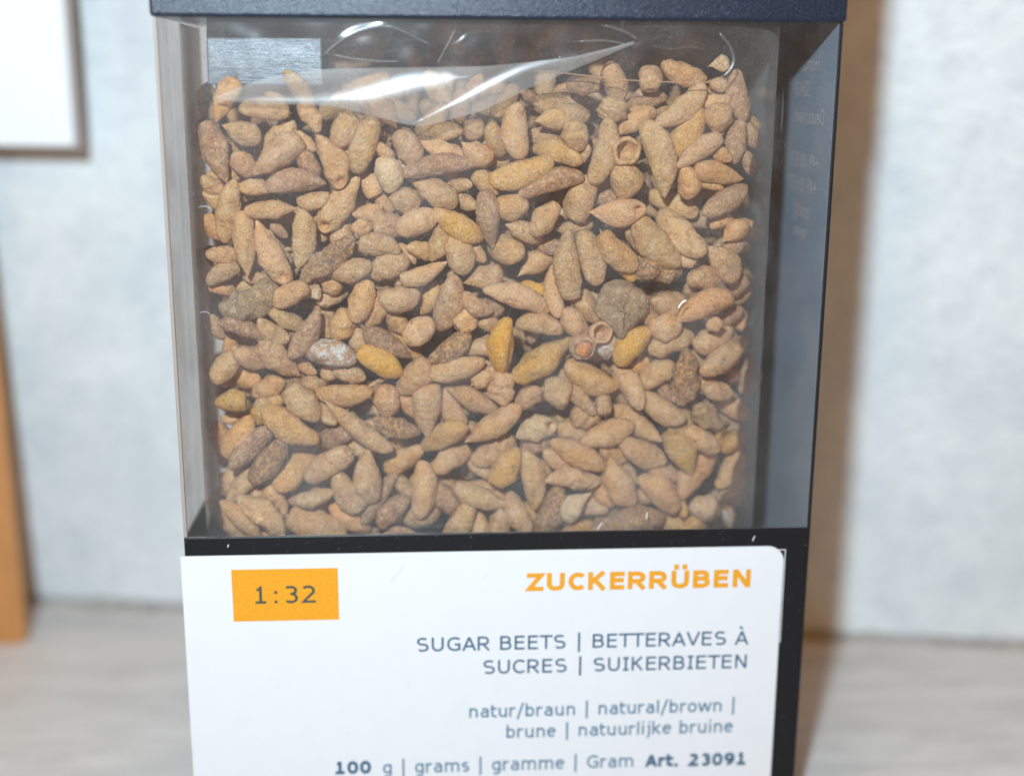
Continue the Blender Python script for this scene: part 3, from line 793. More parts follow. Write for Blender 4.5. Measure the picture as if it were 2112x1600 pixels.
TINT = dict(t=(.62, .37, .205), p=(.68, .40, .245), P=(.76, .45, .285), y=(.66, .37, .10), Y=(.66, .39, .16), Z=(.80, .45, .055), o=(.70, .355, .15), O=(.70, .36, .15), r=(.44, .225, .14), R=(.47, .24, .125),
            g=(.56, .39, .255), w=(.74, .57, .42), d=(.40, .27, .17), D=(.32, .235, .16), k=(.60, .38, .19), S=(.68, .44, .245), m=(.48, .285, .205), V=(.58, .35, .23))
for k_, f_ in zip('tpPyYoOrRgwdDkSmV', (.2, .45, .35, .3, .4, .35, .4, .3, .3, .55, .35, .35, .3, .5, .4, .4, .3)): TINT[k_] = tuple(a_ * (1 - f_) + b_ * f_ for a_, b_ in zip(TINT[k_], (.63, .36, .185)))
TINT = {k_: (min(.9, v_[0] * 1.13), v_[1] * 1.09, v_[2] * .90) for k_, v_ in TINT.items()}
TINT['Z'] = (.92, .43, .035)
PATCH = dict(Y=(.05, .5, .15), Z=(.0, .8, .0), y=(.0, .3, .1), R=(.2, .35, .85), r=(.15, .1, .6), m=(.25, 0, .4), V=(.80, 0, .2), w=(.3, 0, 0), O=(.05, .2, .1), D=(.15, 0, .3), d=(.1, 0, .3), P=(.22, .1, 0), p=(.2, .1, 0))
rng = np.random.default_rng(11)
def profile(t, kind, q):
    e1, e2, m = q
    u = t ** (math.log(.5) / math.log(m)); s = t * t * (3 - 2 * t)
    return np.sin(np.pi * np.clip(u, 0, 1)) ** (e1 * (1 - s) + e2 * s)
def shape_of(kind, rg):
    j = lambda a, b: float(rg.uniform(a, b))
    return {'a': (j(.72, .9), j(.40, .48), j(.56, .62)), 'b': (j(.40, .48), j(.72, .9), j(.38, .44)), 'c': (j(.32, .38), j(.32, .38), j(.47, .53)), 'o': (j(.42, .50), j(.42, .52), j(.46, .52)),
            'L': (j(.45, .6), j(.45, .6), j(.42, .58)), 'W': (j(.8, .9), j(.36, .42), j(.66, .72)), 'h': (j(.55, .7), j(.40, .46), j(.56, .62)), 'H': (j(.85, 1.), j(.42, .5), j(.55, .6)),
            'T': (.2, .2, .5)}.get(kind, (j(.42, .60), j(.42, .60), j(.44, .56)))
def beet_geo(L, w, kind, rg, nt=24, ns=18):
    """local frame: x along the body, y depth, z across. Returns verts (mm), faces, patch multiplier"""
    q = shape_of(kind, rg)
    t = .5 - .5 * np.cos(np.linspace(0, np.pi, nt)); t[0] = 0; t[-1] = 1
    r = profile(t, kind, q) * w / 2
    th = np.linspace(0, 2 * np.pi, ns, endpoint=False)
    T, TH = np.meshgrid(t, th, indexing='ij'); R = np.repeat(r[:, None], ns, 1)
    lump = {'L': .17, 'T': .12, 'c': .05}.get(kind, .08)
    for _ in range(7):
        k = rg.integers(1, 4); f = rg.uniform(1.0, 7.0); R = R * (1 + lump * rg.uniform(.3, 1) / (.6 + .3 * f * .6) * np.sin(f * np.pi * T + rg.uniform(0, 6.3)) * np.cos(k * TH + rg.uniform(0, 6.3)))
    for _ in range(6):
        R = R * (1 + (lump * .22) * np.sin(rg.uniform(8, 22) * T * max(1, L / w) + rg.integers(2, 8) * TH + rg.uniform(0, 6.3)))
    for _ in range(rg.integers(1, 4)):                      # dents and a shrunken groove
        tc, hc = rg.uniform(.15, .85), rg.uniform(.1, 3.0); dh = (TH - hc + np.pi) % (2 * np.pi) - np.pi
        R = R * (1 - rg.uniform(.06, .20) * np.exp(-((T - tc) / rg.uniform(.06, .35)) ** 2 - (dh / rg.uniform(.2, .6)) ** 2))
    if kind in 'nabc' and rg.uniform() < .22:               # snapped-off end
        cut = rg.uniform(.80, .92); T = np.minimum(T, cut + (T - cut) * .12) if rg.uniform() < .5 else np.maximum(T, 1 - cut + (T - 1 + cut) * .12)
    bend = rg.uniform(-.10, .10) * L * (2.2 if kind == 'T' else 1); bend2 = rg.uniform(-.04, .04) * L
    flat_y = rg.uniform(.82, 1.0)
    X = (T - .5) * L; off = bend * (1 - (2 * T - 1) ** 2)
    Y = -R * np.sin(TH) * flat_y + bend2 * (1 - (2 * T - 1) ** 2); Z = R * np.cos(TH) + off
    if kind == 'h':                                        # little crater near the blunt tip, facing the window
        for cx, cy, dep, rad in (((.5 - .13) * L, 0.0, .34 * w, .16 * w),):
            d = np.sqrt((X - cx) ** 2 + (Z - off - cy) ** 2); g = np.exp(-(d / rad) ** 4) * (Y < 0); Y = Y + g * dep
            rim = np.exp(-((d - rad * 1.35) / (rad * .5)) ** 2) * (Y < 0); Y = Y - rim * .05 * w
    if kind == 'H':
        d = np.sqrt(((X - .34 * L) / 1.6) ** 2 + (Z - off - .10 * w) ** 2); g = np.exp(-(d / (.11 * w)) ** 4) * (Y < 0); Y = Y + g * .4 * w
    V = np.stack([X, Y, Z], -1)
    V = V[1:-1].reshape(-1, 3); n = nt - 2
    F = [(i * ns + s, i * ns + (s + 1) % ns, (i + 1) * ns + (s + 1) % ns, (i + 1) * ns + s) for i in range(n - 1) for s in range(ns)]
    a = len(V); V = np.vstack([V, [[-.5 * L, 0, 0]], [[.5 * L, 0, 0]]])
    F += [(a, (s + 1) % ns, s) for s in range(ns)] + [(a + 1, (n - 1) * ns + s, (n - 1) * ns + (s + 1) % ns) for s in range(ns)]
    return V, F
def cup_geo(L, w, rg, ball=False):
    """short hollow shell, open towards the window (-y)"""
    ns = 26; R = w / 2
    prof = [(0, .95 * w), (.55 * R, .9 * w), (.88 * R, .62 * w), (1.0 * R, .3 * w), (.98 * R, .08 * w), (.9 * R, 0.0), (.76 * R, 0.0), (.68 * R, .06 * w), (.64 * R, .25 * w), (.5 * R, .5 * w), (0, .6 * w)]
    V = []; F = []
    for i, (r, d) in enumerate(prof):
        for s in range(ns):
            th = 2 * math.pi * s / ns; k = 1 + .06 * math.sin(2 * th + 1) + .04 * math.sin(5 * th) + .03 * math.sin(7 * th + i)
            V.append((r * k * math.cos(th), d + .04 * w * math.sin(3 * th + 2), r * k * math.sin(th)))
    for i in range(len(prof) - 1):
        for s in range(ns): F.append((i * ns + s, (i + 1) * ns + s, (i + 1) * ns + (s + 1) % ns, i * ns + (s + 1) % ns))
    return np.array(V), F
def heart_geo(L, w, rg):
    """grey lump, heart-shaped outline: local x runs up from the tip"""
    nt, ns = 26, 28; V = []; F = []
    for i in range(nt):
        f = -1 + 2 * i / (nt - 1); rr = math.sqrt(max(0, 1 - f * f)) ** .7
        for s in range(ns):
            th = 2 * math.pi * s / ns; c, sn = math.cos(th), math.sin(th)
            hx = .50 * L * (c if c < 0 else c * (.80 + .22 * abs(sn) ** .6)); hz = .5 * w * sn * (1.0 if c > 0 else (1 - .74 * (-c) ** .9))
            k = 1 + .05 * math.sin(4 * th + 1) + .04 * math.sin(7 * th + 2) + .025 * math.sin(13 * th + f * 3) + .05 * math.sin(5 * f + 2 * th)
            V.append((hx * rr * k, f * w * .32 * (1 + .12 * math.sin(3 * th)), hz * rr * k))
    for i in range(nt - 1):
        for s in range(ns): F.append((i * ns + s, i * ns + (s + 1) % ns, (i + 1) * ns + (s + 1) % ns, (i + 1) * ns + s))
    return np.array(V), F

beets = []
for ln in ROWS.strip().split('\n'):
    a = ln.split(); x1, z1, x2, z2, wd = map(float, a[:5])
    wd *= 1.03; ex_ = .03; ll = math.hypot(x2 - x1, z2 - z1)
    if a[7] == 'n' and float(a[6]) >= .6 and ll < 1.9 * wd: wd *= .93; ex_ = max(ex_, (1.95 * wd / ll - 1) / 2)
    if a[7] == 'o' and ll < 1.3 * wd: ex_ += .07
    x1, x2, z1, z2 = x1 - ex_ * (x2 - x1), x2 + ex_ * (x2 - x1), z1 - ex_ * (z2 - z1), z2 + ex_ * (z2 - z1); sh = min(0, 29.5 - max(x1, x2) - .2 * wd) + max(0, -32.1 - min(x1, x2) + .2 * wd); x1 += sh; x2 += sh; beets.append(dict(p=(x1, z1), q=(x2, z2), w=wd, c=a[5], L=float(a[6]), k=a[7], known=True))
NK = len(beets)
# loose filling behind them: the rest of the bag
tk = list('tttpookkgrdmOp')
for i in range(1040):
    if i < 700: cx, cz, L0, base = rng.uniform(-30.5, 28), rng.uniform(-4, 48), 3.0 + i * .01, 0
    else: cx, cz, L0, base = rng.uniform(-29, 26), rng.uniform(43, 55.5), 8.0 + i * .01, rng.uniform(9, 13)
    if i >= 700 and cx < -18.5: cz = 43 + (cz - 43) * .45; base = rng.uniform(5, 9)
    l = rng.uniform(4.0, 6.6); a = rng.uniform(0, math.pi); wd = rng.uniform(1.9, 2.8)
    dx, dz = l / 2 * math.cos(a), l / 2 * math.sin(a)
    if i < 700: sh = min(0, 29.6 - cx - abs(dx)) + max(0, -32.2 - cx + abs(dx)); cx += sh
    beets.append(dict(p=(cx - dx, cz - dz), q=(cx + dx, cz + dz), w=wd, c=tk[rng.integers(len(tk))], L=L0, k='nabco'[rng.integers(5)], known=False, base=base))
for i in range(190):                                       # the two sides of the bag, behind the front layer
    left = i < 100; cx, cz, base = (rng.uniform(-33, -28) if left else rng.uniform(26.5, 30)), rng.uniform(-4, 47 if left else 50), rng.uniform(2.5, 12)
    l, a, wd = rng.uniform(3.6, 5.5), rng.uniform(.9, 2.3), rng.uniform(2.0, 2.8); dx, dz = l / 2 * math.cos(a), l / 2 * math.sin(a)
    cx += min(0, 30.2 - cx - abs(dx) - .3 * wd) + max(0, -33.6 - cx + abs(dx) + .3 * wd)
    beets.append(dict(p=(cx - dx, cz - dz), q=(cx + dx, cz + dz), w=wd, c=tk[rng.integers(len(tk))], L=6.5 + i * .001, k='nabco'[rng.integers(5)], known=False, base=base))
order = sorted(range(len(beets)), key=lambda i: (beets[i]['L'], i))
SP = np.zeros((0, 4)); TT = np.array([0, .2, .4, .6, .8, 1.0]) 
for i in order:
    b = beets[i]; p, q = np.array(b['p']), np.array(b['q']); L = np.linalg.norm(q - p); w_ = b['w']
    ins = min(.5 * w_, .48 * L) * .75; u = (q - p) / max(L, 1e-6)
    c0, c1 = p + u * ins, q - u * ins; rad = w_ / 2 * np.array([.62, .88, .98, .98, .88, .62])
    if b['k'] in 'K': rad = w_ * .26 * np.ones(6)
    ctr = c0 + (c1 - c0) * TT[:, None]
    # bag face curls back at both sides
    face = 1.72 + np.clip((ctr[:, 0] - 22.5) / 6, 0, 1.2) ** 2 * 3.6 + np.clip((-29.6 - ctr[:, 0]) / 3, 0, 1) ** 2 * 1.5 + b.get('base', 0)
    top = np.clip((ctr[:, 1] - 45.5) / 5, 0, 1.5) * 1.2
    need = face + top + rad
    if len(SP):
        d2 = ((ctr[:, None] - SP[None, :, :2]) ** 2).sum(-1); rr = (rad[:, None] + SP[None, :, 3]) * (.84 if b['known'] else .9)
        hit_ = d2 < rr ** 2
        zz = np.where(hit_, SP[None, :, 2] + np.sqrt(np.maximum(rr ** 2 - d2, 0)), -1).max(1); need = np.maximum(need, zz)
    best = None; span = max(np.linalg.norm(c1 - c0), .3)
    for sl in np.linspace(-.62, .62, 17):
        tilt = sl * span * (TT - .5); a0 = (need - tilt).max(); cost = a0 + .25 * abs(sl)
        if best is None or cost < best[0]: best = (cost, a0, sl)
    ys = best[1] + best[2] * span * (TT - .5); b['y'] = best[1]; b['sl'] = best[2]; b['span'] = span
    if b['known'] or ys.max() < (22.5 if b.get('base') else 15):
        SP = np.vstack([SP, np.column_stack([ctr, ys, rad])]); b['ok'] = True
    else: b['ok'] = False

def place(b, V):
    p, q = np.array(b['p']), np.array(b['q']); L = np.linalg.norm(q - p) ; u = (q - p) / max(L, 1e-6)
    tilt = b['sl']
    ex = np.array([u[0], tilt, u[1]]); ex /= np.linalg.norm(ex)
    ez = np.array([-u[1], 0, u[0]]); ey = np.cross(ez, ex)
    c = np.array([(p[0] + q[0]) / 2, b['y'], (p[1] + q[1]) / 2])
    return V, np.stack([ex, ey, ez], 1), c
def beet_mesh(V, F, tint, patch, rg):
    me = mesh('sugar_beet', np.asarray(V) * MM, F, True)
    me.materials.append(M['beet'])
    k = rg.uniform(.88, 1.1); t = np.array([tint[0] * k * rg.uniform(.97, 1.03), tint[1] * k, tint[2] * k * rg.uniform(.92, 1.08), 1])
    for nm, c in (('tint', t), ('patch', np.array([*patch, 1]))):
        at = me.color_attributes.new(nm, 'FLOAT_COLOR', 'POINT'); at.data.foreach_set('color', np.tile(c, len(V)).astype(np.float32))
    return me

# ---- words for each beet
CW = dict(t='tan', p='pinkish tan', P='pale pinkish', y='mustard', Y='yellow-flecked', Z='bright yellow', o='orange-tan', O='orange-tan', r='reddish brown', R='mottled red-brown', g='greyish', w='pale', d='dull brown', D='dark grey-brown', k='olive-tan', S='sandy', m='mauve-brown', V='white-crusted')
KW = dict(a='pointed', b='pointed', c='blunt', o='oval', L='knobbly', n='plump', W='wedge-shaped', h='pitted', H='pitted', T='twig-like', C='hollow', U='hollow', K='heart-shaped')
LAND = {}                                                  # the pieces anyone can point at
def near(x, z, k=None, c=None):
    best = min((i for i in range(NK) if (k is None or beets[i]['k'] == k) and (c is None or beets[i]['c'] == c)), key=lambda i: (np.mean([beets[i]['p'][0], beets[i]['q'][0]]) - x) ** 2 + (np.mean([beets[i]['p'][1], beets[i]['q'][1]]) - z) ** 2)
    return best
def land(name, text, x, z, k=None, c=None):
    i = near(x, z, k, c); b = beets[i]; LAND[name] = (i, text, (b['p'][0] + b['q'][0]) / 2, (b['p'][1] + b['q'][1]) / 2)
land('upright bright yellow beet', 'bright yellow beet standing upright, pointed end up, in the middle of the window', 0.7, 21.3)
land('level bright yellow beet', 'bright yellow plump beet lying almost level beside the white-crusted one', -13.6, 18.9)
land('heart-shaped lump', 'big grey-brown heart-shaped lump of clay among the beets', 13.3, 24.7)
land('cup with the pebble', 'small cup-shaped hollow shell holding a round orange pebble', 9.1, 20.5)
land('open hollow stub', 'short hollow beet stub with a round open mouth, high by the dark panel', 13.3, 41.9)
land('grey knobbly lump', 'big dull grey knobbly lump by the clear side panel', -27.3, 25.9)
land('white-crusted beet', 'lumpy beet with a thick white crust beside the level bright yellow one', -18.8, 19.7)
land('club-shaped beet', 'sandy club-shaped beet lying level, its thick end toward the dark panel', 6.5, 45.1)
land('pale wedge', 'pale grey wedge-shaped beet with a small hole, near the black band', 8.9, 2.0)
land('big mustard beet', 'large mustard beet hanging point-down in the lower window half', 20.4, 8.3)
land('big orange-brown beet', 'largest orange-brown beet, resting on the black band near the clear side', -21.0, -0.0)
land('pale oval beet', 'small pale oval beet in the upper window half, clear-panel side', -12.2, 39.2)
land('side-pierced beet', 'pinkish pointed beet with a small dark hole pierced in its side', 12.7, 35.4)
land('rusty pitted beet', 'rusty red-brown rough beet with a dusty lower end, clear-panel side', -18.7, 30.3)
land('long slim beet', 'longest slim tan beet slanting down toward the dark panel', -15.8, 11.7)
land('sandy point-down beet', 'long sandy beet hanging point-down beside the open hollow stub', 16.6, 40.9)
land('yellow-flecked blunt beet', 'blunt yellow-flecked beet lying nearly level under the club-shaped one', 2.2, 39.7)
land('yellow-flecked slanting beet', 'plump yellow-flecked beet slanting toward the dark panel in the upper half', -4.6, 34.0)
land('big yellow-flecked club', 'large yellow-flecked club-shaped beet just before the cup with the pebble', 4.9, 19.2)
land('tiny-mouthed beet', 'pinkish beet with a crater in its lower tip, upper clear corner', -24.5, 31.2)
land('point-up pinkish beet', 'broad pinkish beet standing point-up near the black band', -14.7, 5.9)
land('narrow mauve beet', 'slim mauve-brown beet standing point-down in the upper window half', -1.3, 34.4)
land('thick pitted tan beet', 'thick tan beet with a pit near its lower end, slanting in the upper half', -17.2, 36.1)
land('white pointed beet', 'pale pinkish beet with whitish bloom, sharp end toward the clear panel', 21.3, 41.9)
land('orange point-in beet', 'orange-tan beet beside the dark panel, blunt end out', 22.5, 24.6)
def where(i):
    cx, cz = (beets[i]['p'][0] + beets[i]['q'][0]) / 2, (beets[i]['p'][1] + beets[i]['q'][1]) / 2
    bl = min(LAND, key=lambda l: (LAND[l][2] - cx) ** 2 + (LAND[l][3] - cz) ** 2); lx, lz = LAND[bl][2:4]
    a = math.degrees(math.atan2(cz - lz, cx - lx)) % 360; s = int(((a + 45) % 360) // 90)
    return bl, s, math.hypot(cx - lx, cz - lz)
SIDE = ['on the dark-panel side of', 'above', 'on the clear-panel side of', 'below']
NTH = ['', 'second ', 'third ', 'fourth ', 'fifth ', 'sixth ', 'seventh ', 'eighth ', 'ninth ', 'tenth ', 'eleventh ', 'twelfth ']
area = lambda b: b['w'] * np.hypot(b['q'][0] - b['p'][0], b['q'][1] - b['p'][1]) * (1 - .35 * b['L'])
keep = sorted(range(NK), key=lambda i: -area(beets[i]))
special = {v[0] for v in LAND.values()}
single = list(special) + [i for i in keep if i not in special][:298 - len(special)]
groups = {}
for i in single:
    if i in special: continue
    bl, s, d = where(i); groups.setdefault((bl, s), []).append((d, i))
label = {}
for (bl, s), L in groups.items():
    L.sort()
    for n_, (d, i) in enumerate(L):
        b = beets[i]; label[i] = f"{CW[b['c']]} {KW[b['k']]} beet, {NTH[n_]}closest {SIDE[s]} the {bl}"
for nm, v in LAND.items(): label[v[0]] = v[1]

single_set = set(single)
SV, SF, ST, SPa = [], [], [], []; nv = 0
for i, b in enumerate(beets):
    if not b['ok']: continue
    rg = np.random.default_rng(1000 + i)
    L = np.linalg.norm(np.array(b['q']) - np.array(b['p'])) * (1 if b['k'] != 'K' else 1.0)
    tint = TINT[b['c']]; patch = PATCH.get(b['c'], (.05 + .2 * (rg.uniform() < .2), .12 * (rg.uniform() < .3), .25 * (rg.uniform() < .3)))
    if i in single_set:
        if b['k'] in 'CU':
            V, F = cup_geo(L, b['w'], rg); Rm = Matrix.Rotation(.25 if b['k'] == 'U' else -.15, 3, 'X') @ Matrix.Rotation(.2, 3, 'Z')
            o = link('hollow_beet', beet_mesh(V, F, tint, patch, rg)); c = np.array([(b['p'][0] + b['q'][0]) / 2, b['y'] - b['w'] * .45, (b['p'][1] + b['q'][1]) / 2]) * MM
            o.matrix_world = Matrix.Translation(c) @ Rm.to_4x4()
            if b['k'] == 'U':
                V, F = beet_geo(b['w'] * .72, b['w'] * .72, 'o', rg, 16, 16)
                q = link('orange_pebble', beet_mesh(V, F, (.85, .30, .07), (.1, 0, .1), rg)); q.location = Vector(c) + Vector((-.0001, b['w'] * .10 * MM, .00012))
                tag(q, 'small round orange pebble sitting inside the cup-shaped hollow shell', 'pebble')
        else:
            V, F = heart_geo(L, b['w'], rg) if b['k'] == 'K' else beet_geo(L, b['w'], b['k'], rg, 30 if b['k'] in 'hHL' else 24, 28 if b['k'] in 'hHL' else 20)
            if b['k'] == 'T': V[:, 1:] *= 1.0
            if b['k'] == 'K': V = V * np.array([1, 1, 1])
            V, R, c = place(b, V)
            nm = {'T': 'twig', 'K': 'clay_lump'}.get(b['k'], 'sugar_beet')
            o = link(nm, beet_mesh(V, F, tint, patch, rg)); o.matrix_world = Matrix.Translation(Vector(c * MM)) @ Matrix(R.tolist()).to_4x4()
        tag(o, label[i], {'T': 'twig', 'K': 'clay lump'}.get(b['k'], 'sugar beet'), 'sugar beets packed in the bag')
    else:
        V, F = beet_geo(L, b['w'], b['k'], rg, 16, 12); V, R, c = place(b, V); V = V @ R.T + c
        k = rg.uniform(.85, 1.08); SV.append(V); SF += [tuple(j + nv for j in f) for f in F]; nv += len(V)
        ST.append(np.tile([tint[0] * k, tint[1] * k, tint[2] * k, 1], (len(V), 1))); SPa.append(np.tile([*patch, 1], (len(V), 1)))
me = mesh('beet_filling', np.vstack(SV) * MM, SF, True); me.materials.append(M['beet'])
for nm, dd in (('tint', ST), ('patch', SPa)):
    at = me.color_attributes.new(nm, 'FLOAT_COLOR', 'POINT'); at.data.foreach_set('color', np.vstack(dd).ravel().astype(np.float32))
tag(link('beet_filling', me), 'mass of brown beets filling the bag behind the front ones', 'sugar beets', kind='stuff')

# ================================================================== THE BAG
bag = bpy.data.objects.new('plastic_bag', None); COL.objects.link(bag); bag.location = (0, .012, ZT * MM + .001)
tag(bag, 'crinkled clear plastic bag holding the sugar beets inside the box', 'plastic bag')
def bpart(o):
    o.matrix_parent_inverse = bag.matrix_world.inverted() if False else Matrix.Translation((-bag.location.x, -bag.location.y, -bag.location.z)); return o
def seg_dist(X, Z, pts):
    """distance to a polyline, signed side, and run 0..1 along it"""
    best = np.full(X.shape, 1e9); side = np.zeros(X.shape); run = np.zeros(X.shape); n = len(pts) - 1
    for k in range(n):
        a, b = np.array(pts[k]), np.array(pts[k + 1]); ab = b - a; L2 = (ab ** 2).sum()
        t = np.clip(((X - a[0]) * ab[0] + (Z - a[1]) * ab[1]) / L2, 0, 1); dx, dz = X - a[0] - t * ab[0], Z - a[1] - t * ab[1]
        d = np.hypot(dx, dz); s = np.sign(ab[0] * dz - ab[1] * dx); m = d < best
        best = np.where(m, d, best); side = np.where(m, s, side); run = np.where(m, (k + t) / n, run)
    return best, side, run
def ridge(X, Z, pts, amp, sig, taper=.25):
    d, s, r = seg_dist(X, Z, pts); e = np.clip(np.minimum(r, 1 - r) / taper, 0, 1)
    return -amp * e * np.exp(-(d / sig) ** 2 / 2)
def fold_step(d, s, wid, slope, reach):
    ds = d * s; return slope * wid * np.tanh(ds / wid) * np.exp(-(np.maximum(d - wid, 0) / reach) ** 2)
R1 = [(-27.5, 47.0), (-23.7, 47.0), (-19.8, 46.9), (-16.8, 47.1), (-13.8, 47.6), (-11.8, 48.2), (-9.3, 48.8), (-6.9, 49.1), (-4.6, 49.3)]
R2 = [(-8.3, 45.1), (-5.9, 46.3), (-3.9, 47.3), (-1.9, 48.4), (0.1, 49.4), (2.1, 50.3), (6.1, 51.4), (10.7, 52.3), (15.4, 53.1), (18.2, 53.8)]
R3 = [(3.2, 50.0), (6.2, 49.8), (9.7, 49.4), (12.8, 49.1), (15.8, 49.0), (18.4, 48.9), (20.9, 48.8), (22.4, 49.2), (23.3, 49.8), (23.9, 50.6), (24.0, 51.4), (23.6, 52.5), (22.8, 53.4), (22.0, 54.3)]
R4 = [(10.1, 54.6), (11.5, 54.3), (13.1, 53.7), (14.1, 53.0)]
R5 = [(7.1, 52.9), (10.1, 53.1), (11.7, 52.9), (13.0, 52.6)]
R6 = [(-18.7, 51.1), (-16.7, 52.8), (-14.7, 53.9), (-11.7, 54.5), (-9.3, 53.4), (-6.3, 52.0)]
def smooth_path(pts, n=10, kk=13):
    P = np.array(pts); t = np.arange(len(P)); tt = np.linspace(0, len(P) - 1, (len(P) - 1) * n + 1)
    Q = np.stack([np.interp(tt, t, P[:, k]) for k in (0, 1)], 1); k = np.hanning(kk); k /= k.sum(); h_ = kk // 2
    return np.stack([np.convolve(np.pad(Q[:, j], h_, 'reflect', reflect_type='odd'), k, 'valid') for j in (0, 1)], 1)
R1, R2, R3, R4, R5, R6 = map(smooth_path, (R1, R2, R3, R4, R5, R6)); R2t = R2[60:]; R3t = R3[90:]
# outline of the bag in plan, swept up the box with small dents
def plan(u):
    pts = np.array([(-34.4, 23.5), (-34.2, 12), (-33.5, 4.5), (-32.9, 2.7), (-31.8, 1.7), (-30.3, 1.25), (-20, 1.15), (0, 1.10), (18, 1.15), (24, 1.25), (26.5, 1.6), (28.8, 2.4), (30.0, 5), (30.5, 12), (30.8, 23.5)])
    s = np.r_[0, np.cumsum(np.hypot(*np.diff(pts, axis=0).T))]; s /= s[-1]
    return np.interp(u, s, pts[:, 0]), np.interp(u, s, pts[:, 1])
uu = np.unique(np.r_[np.linspace(0, .27, 40), np.linspace(.27, .77, 620), np.linspace(.77, 1, 40)]); zz = np.unique(np.r_[np.linspace(-1.5, 43, 120), np.linspace(43, 54.7, 150)])
px, py = plan(uu); kern = np.hanning(15); kern /= kern.sum(); px = np.convolve(np.pad(px, 7, 'edge'), kern, 'valid'); py = np.convolve(np.pad(py, 7, 'edge'), kern, 'valid')
Xg, Zg = np.meshgrid(px, zz); Yg = np.repeat(py[None], len(zz), 0)
rw = np.random.default_rng(21)
for _ in range(13):                                        # loose crinkles near the closure
    xa, za, an, ln_ = rw.uniform(-16, 24), rw.uniform(50.6, 54.2), rw.uniform(-.2, .9) * (1 if rw.uniform() < .7 else -1), rw.uniform(1.2, 4.5)
    sg = smooth_path([(xa, za), (xa + ln_ * .5 * math.cos(an), za + ln_ * .5 * math.sin(an) + rw.uniform(-.3, .3)), (xa + ln_ * math.cos(an), za + ln_ * math.sin(an))])
    d_, s_, r_ = seg_dist(Xg, Zg, sg); e_ = np.clip(np.minimum(r_, 1 - r_) / .3, 0, 1)
    Yg = Yg + fold_step(d_, s_, rw.uniform(.05, .14), rw.uniform(.10, .19), .35) * e_
Yg = Yg + .07 * np.sin(Xg * .45 + Zg * .2) * np.sin(Zg * .38 + 1) + .05 * np.sin(Xg * 1.1 - Zg * .7) + .03 * np.sin(Zg * 1.7 + Xg * .6)
front = (Yg < 2.5)
for R_, a_, s_ in ((R6, .07, .26),):
    Yg = Yg + ridge(Xg, Zg, R_, a_, s_) * front
d_, s_, r_ = seg_dist(Xg, Zg, R2t); Yg = Yg + fold_step(d_, s_, np.interp(r_, [0, .5, 1], [.28, .16, .03]), .20, .7) * front
Yg = np.maximum(Yg, .42)
bpart(link('bag_film', grid_mesh('bag_film', np.stack([Xg, Yg, Zg], -1)), M['film'], bag))
# the folded-over flap that sags in front, its own doubled film
topc = np.array([(-29.4, 47.15), (-27.5, 47.9), (-25.5, 48.7), (-23.7, 49.2), (-19.7, 49.9), (-16.7, 50.1), (-11.8, 50.2), (-6.8, 50.3), (-1.9, 50.4), (3.1, 50.9), (7.2, 51.4), (11.0, 52.3), (13.5, 53.0)])
botc = np.array([(-29.4, 46.95), (-25.5, 46.55), (-22.5, 46.5), (-19.8, 46.5), (-16.8, 46.2), (-13.4, 45.4), (-10.4, 44.6), (-8.3, 44.3), (-5.9, 44.9), (-1.9, 46.0), (2.2, 48.0), (6.2, 49.7), (10.2, 51.3), (13.5, 52.7)])
fx = np.linspace(-29.4, 13.5, 560); fv = np.linspace(0, 1, 90)
zt = np.interp(fx, topc[:, 0], topc[:, 1]); zb_ = np.interp(fx, botc[:, 0], botc[:, 1])
ks = np.hanning(31); ks /= ks.sum(); zt = np.convolve(np.pad(zt, 15, 'edge'), ks, 'valid'); zb_ = .5 * zb_ + .5 * np.convolve(np.pad(zb_, 15, 'edge'), ks, 'valid')
FX = np.repeat(fx[None], len(fv), 0); FZ = zb_[None] + (zt - zb_)[None] * fv[:, None]
d1, s1, r1 = seg_dist(FX, FZ, R1); d2, s2, r2 = seg_dist(FX, FZ, R2)
FY = .72 + .012 * np.sin(FX * .7 + FZ) + .16 * (1 - fv[:, None]) ** 3
FY = FY + fold_step(d1, s1, np.interp(r1, [0, .15, .45, .7, .93, 1], [.14, .32, .75, .95, .65, .08]), .20, 1.0)
FY = FY + fold_step(d2, s2, np.interp(r2, [0, .05, .3, .6, 1], [.08, .12, .42, .32, .12]), .225, .7)
FY = np.clip(FY, .33, 1.2)
fo = bpart(link('film_flap', grid_mesh('film_flap', np.stack([FX, FY, FZ], -1)), M['fold'], bag))
c = tube('crease_glint', [(x, .95, z) for x, z in smooth_path(R3[:95:6])], .055, 6, bag, M['warm_glint']); bpart(c)  # tan strand with the film's warm reflection put into its colour
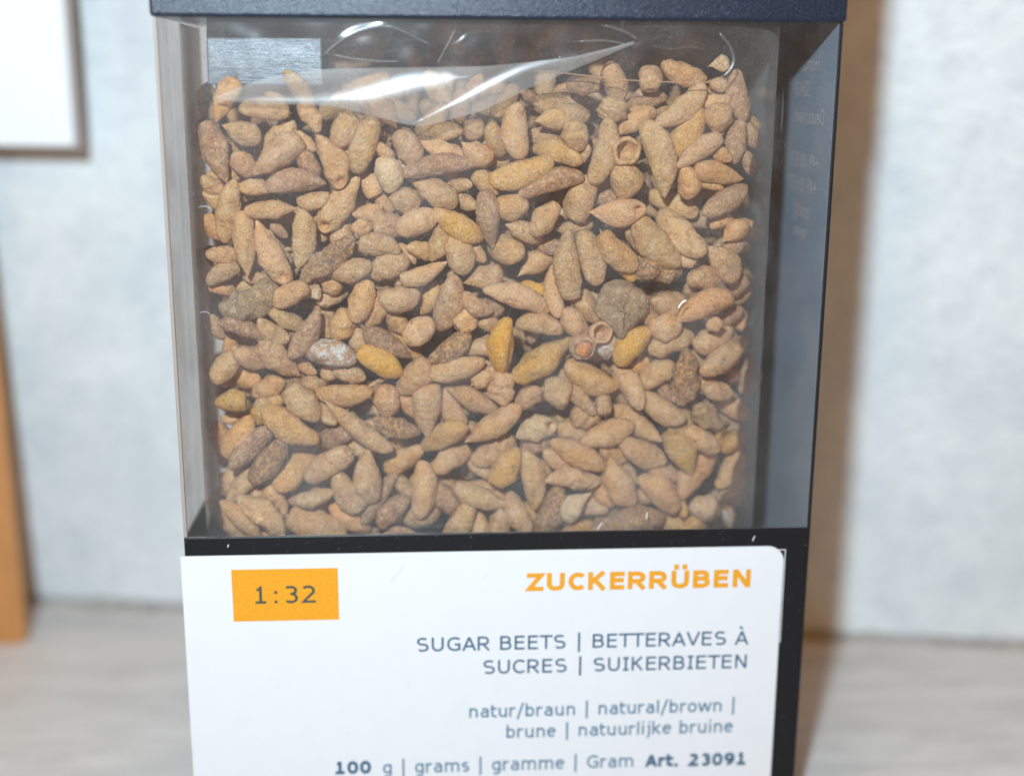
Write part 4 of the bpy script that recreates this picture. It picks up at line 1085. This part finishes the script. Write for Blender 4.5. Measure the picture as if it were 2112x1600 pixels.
for R_, rd in ((R3[75:], .15), (R4, .12), (R5, .09), (R6, .05), (smooth_path([(-6.9, 50.3), (-6.0, 52.0), (-5.2, 53.4), (-4.6, 54.6)]), .05), (smooth_path([(-18.0, 51.6), (-15.5, 51.1), (-12.5, 50.8), (-9.0, 50.9)]), .035), (smooth_path([(15.0, 52.6), (17.5, 52.2), (19.5, 52.6), (21.5, 52.0)]), .04)):
    bpart(tube('crease_glint', [(x, .80, z) for x, z in R_[::4]], rd, 8, bag, M['glint']))  # strands added along the folds to draw highlight lines from the flash

# silvery strip added across the top corner, standing in for a silvery area
P = bpy.data.objects.new('silvery_strip', None); COL.objects.link(P); P.location = (-.0248, .0052, .0496)
tag(P, 'streaked silvery strip added under the lid at the clear corner of the box', 'tape')
xs = np.linspace(-5.9, 6.0, 60); zs = np.linspace(-1.2, 5.4, 40); A, B = np.meshgrid(xs, zs)
Yt = .03 * (B - 2.3) ** 2 + .17 * (B - 2.3) + .02 * np.sin(A * 1.3) + .015 * np.sin(A * 2.9 + B)
g1 = grid_mesh('strip_sheet', np.stack([A, Yt, B], -1))
t_ = link('strip_sheet', g1, M['tape'], P)
sol = t_.modifiers.new('thick', 'SOLIDIFY'); sol.thickness = .0001

# lint and fibres stuck to the window and the black band
for k, (x, z, l, a, r) in enumerate(((19.4, 25.7, 1.25, .75, .085), (16.3, 1.7, .9, 1.55, .045), (11.0, .5, 1.0, 1.0, .03), (28.6, -1.2, .7, 1.2, .04), (-30.2, -1.0, .35, 1.2, .05), (-30.8, 36.0, 1.4, -.12, .014), (-31.4, 25.0, 1.1, -.1, .013))):
    y = .0 if z > 0 else -.03
    pts = [(x + (t - .5) * l * math.cos(a) , y - .02, z + (t - .5) * l * math.sin(a) + .18 * l * math.sin(t * 3.1)) for t in np.linspace(0, 1, 9)]
    where_ = ['on the window below the heart-shaped lump', 'standing just over the black band', 'fine, crossing the top of the black band', 'short, on the black band by the dark corner', 'tiny, on the black band by the clear corner', 'thin, lying across the upper clear corner', 'thin, lying across the lower clear corner', 'short, on the window near the dark panel'][k]
    tag(tube('lint_fibre', pts, r, 6, None, M['lint']), 'white lint fibre ' + where_, 'lint')
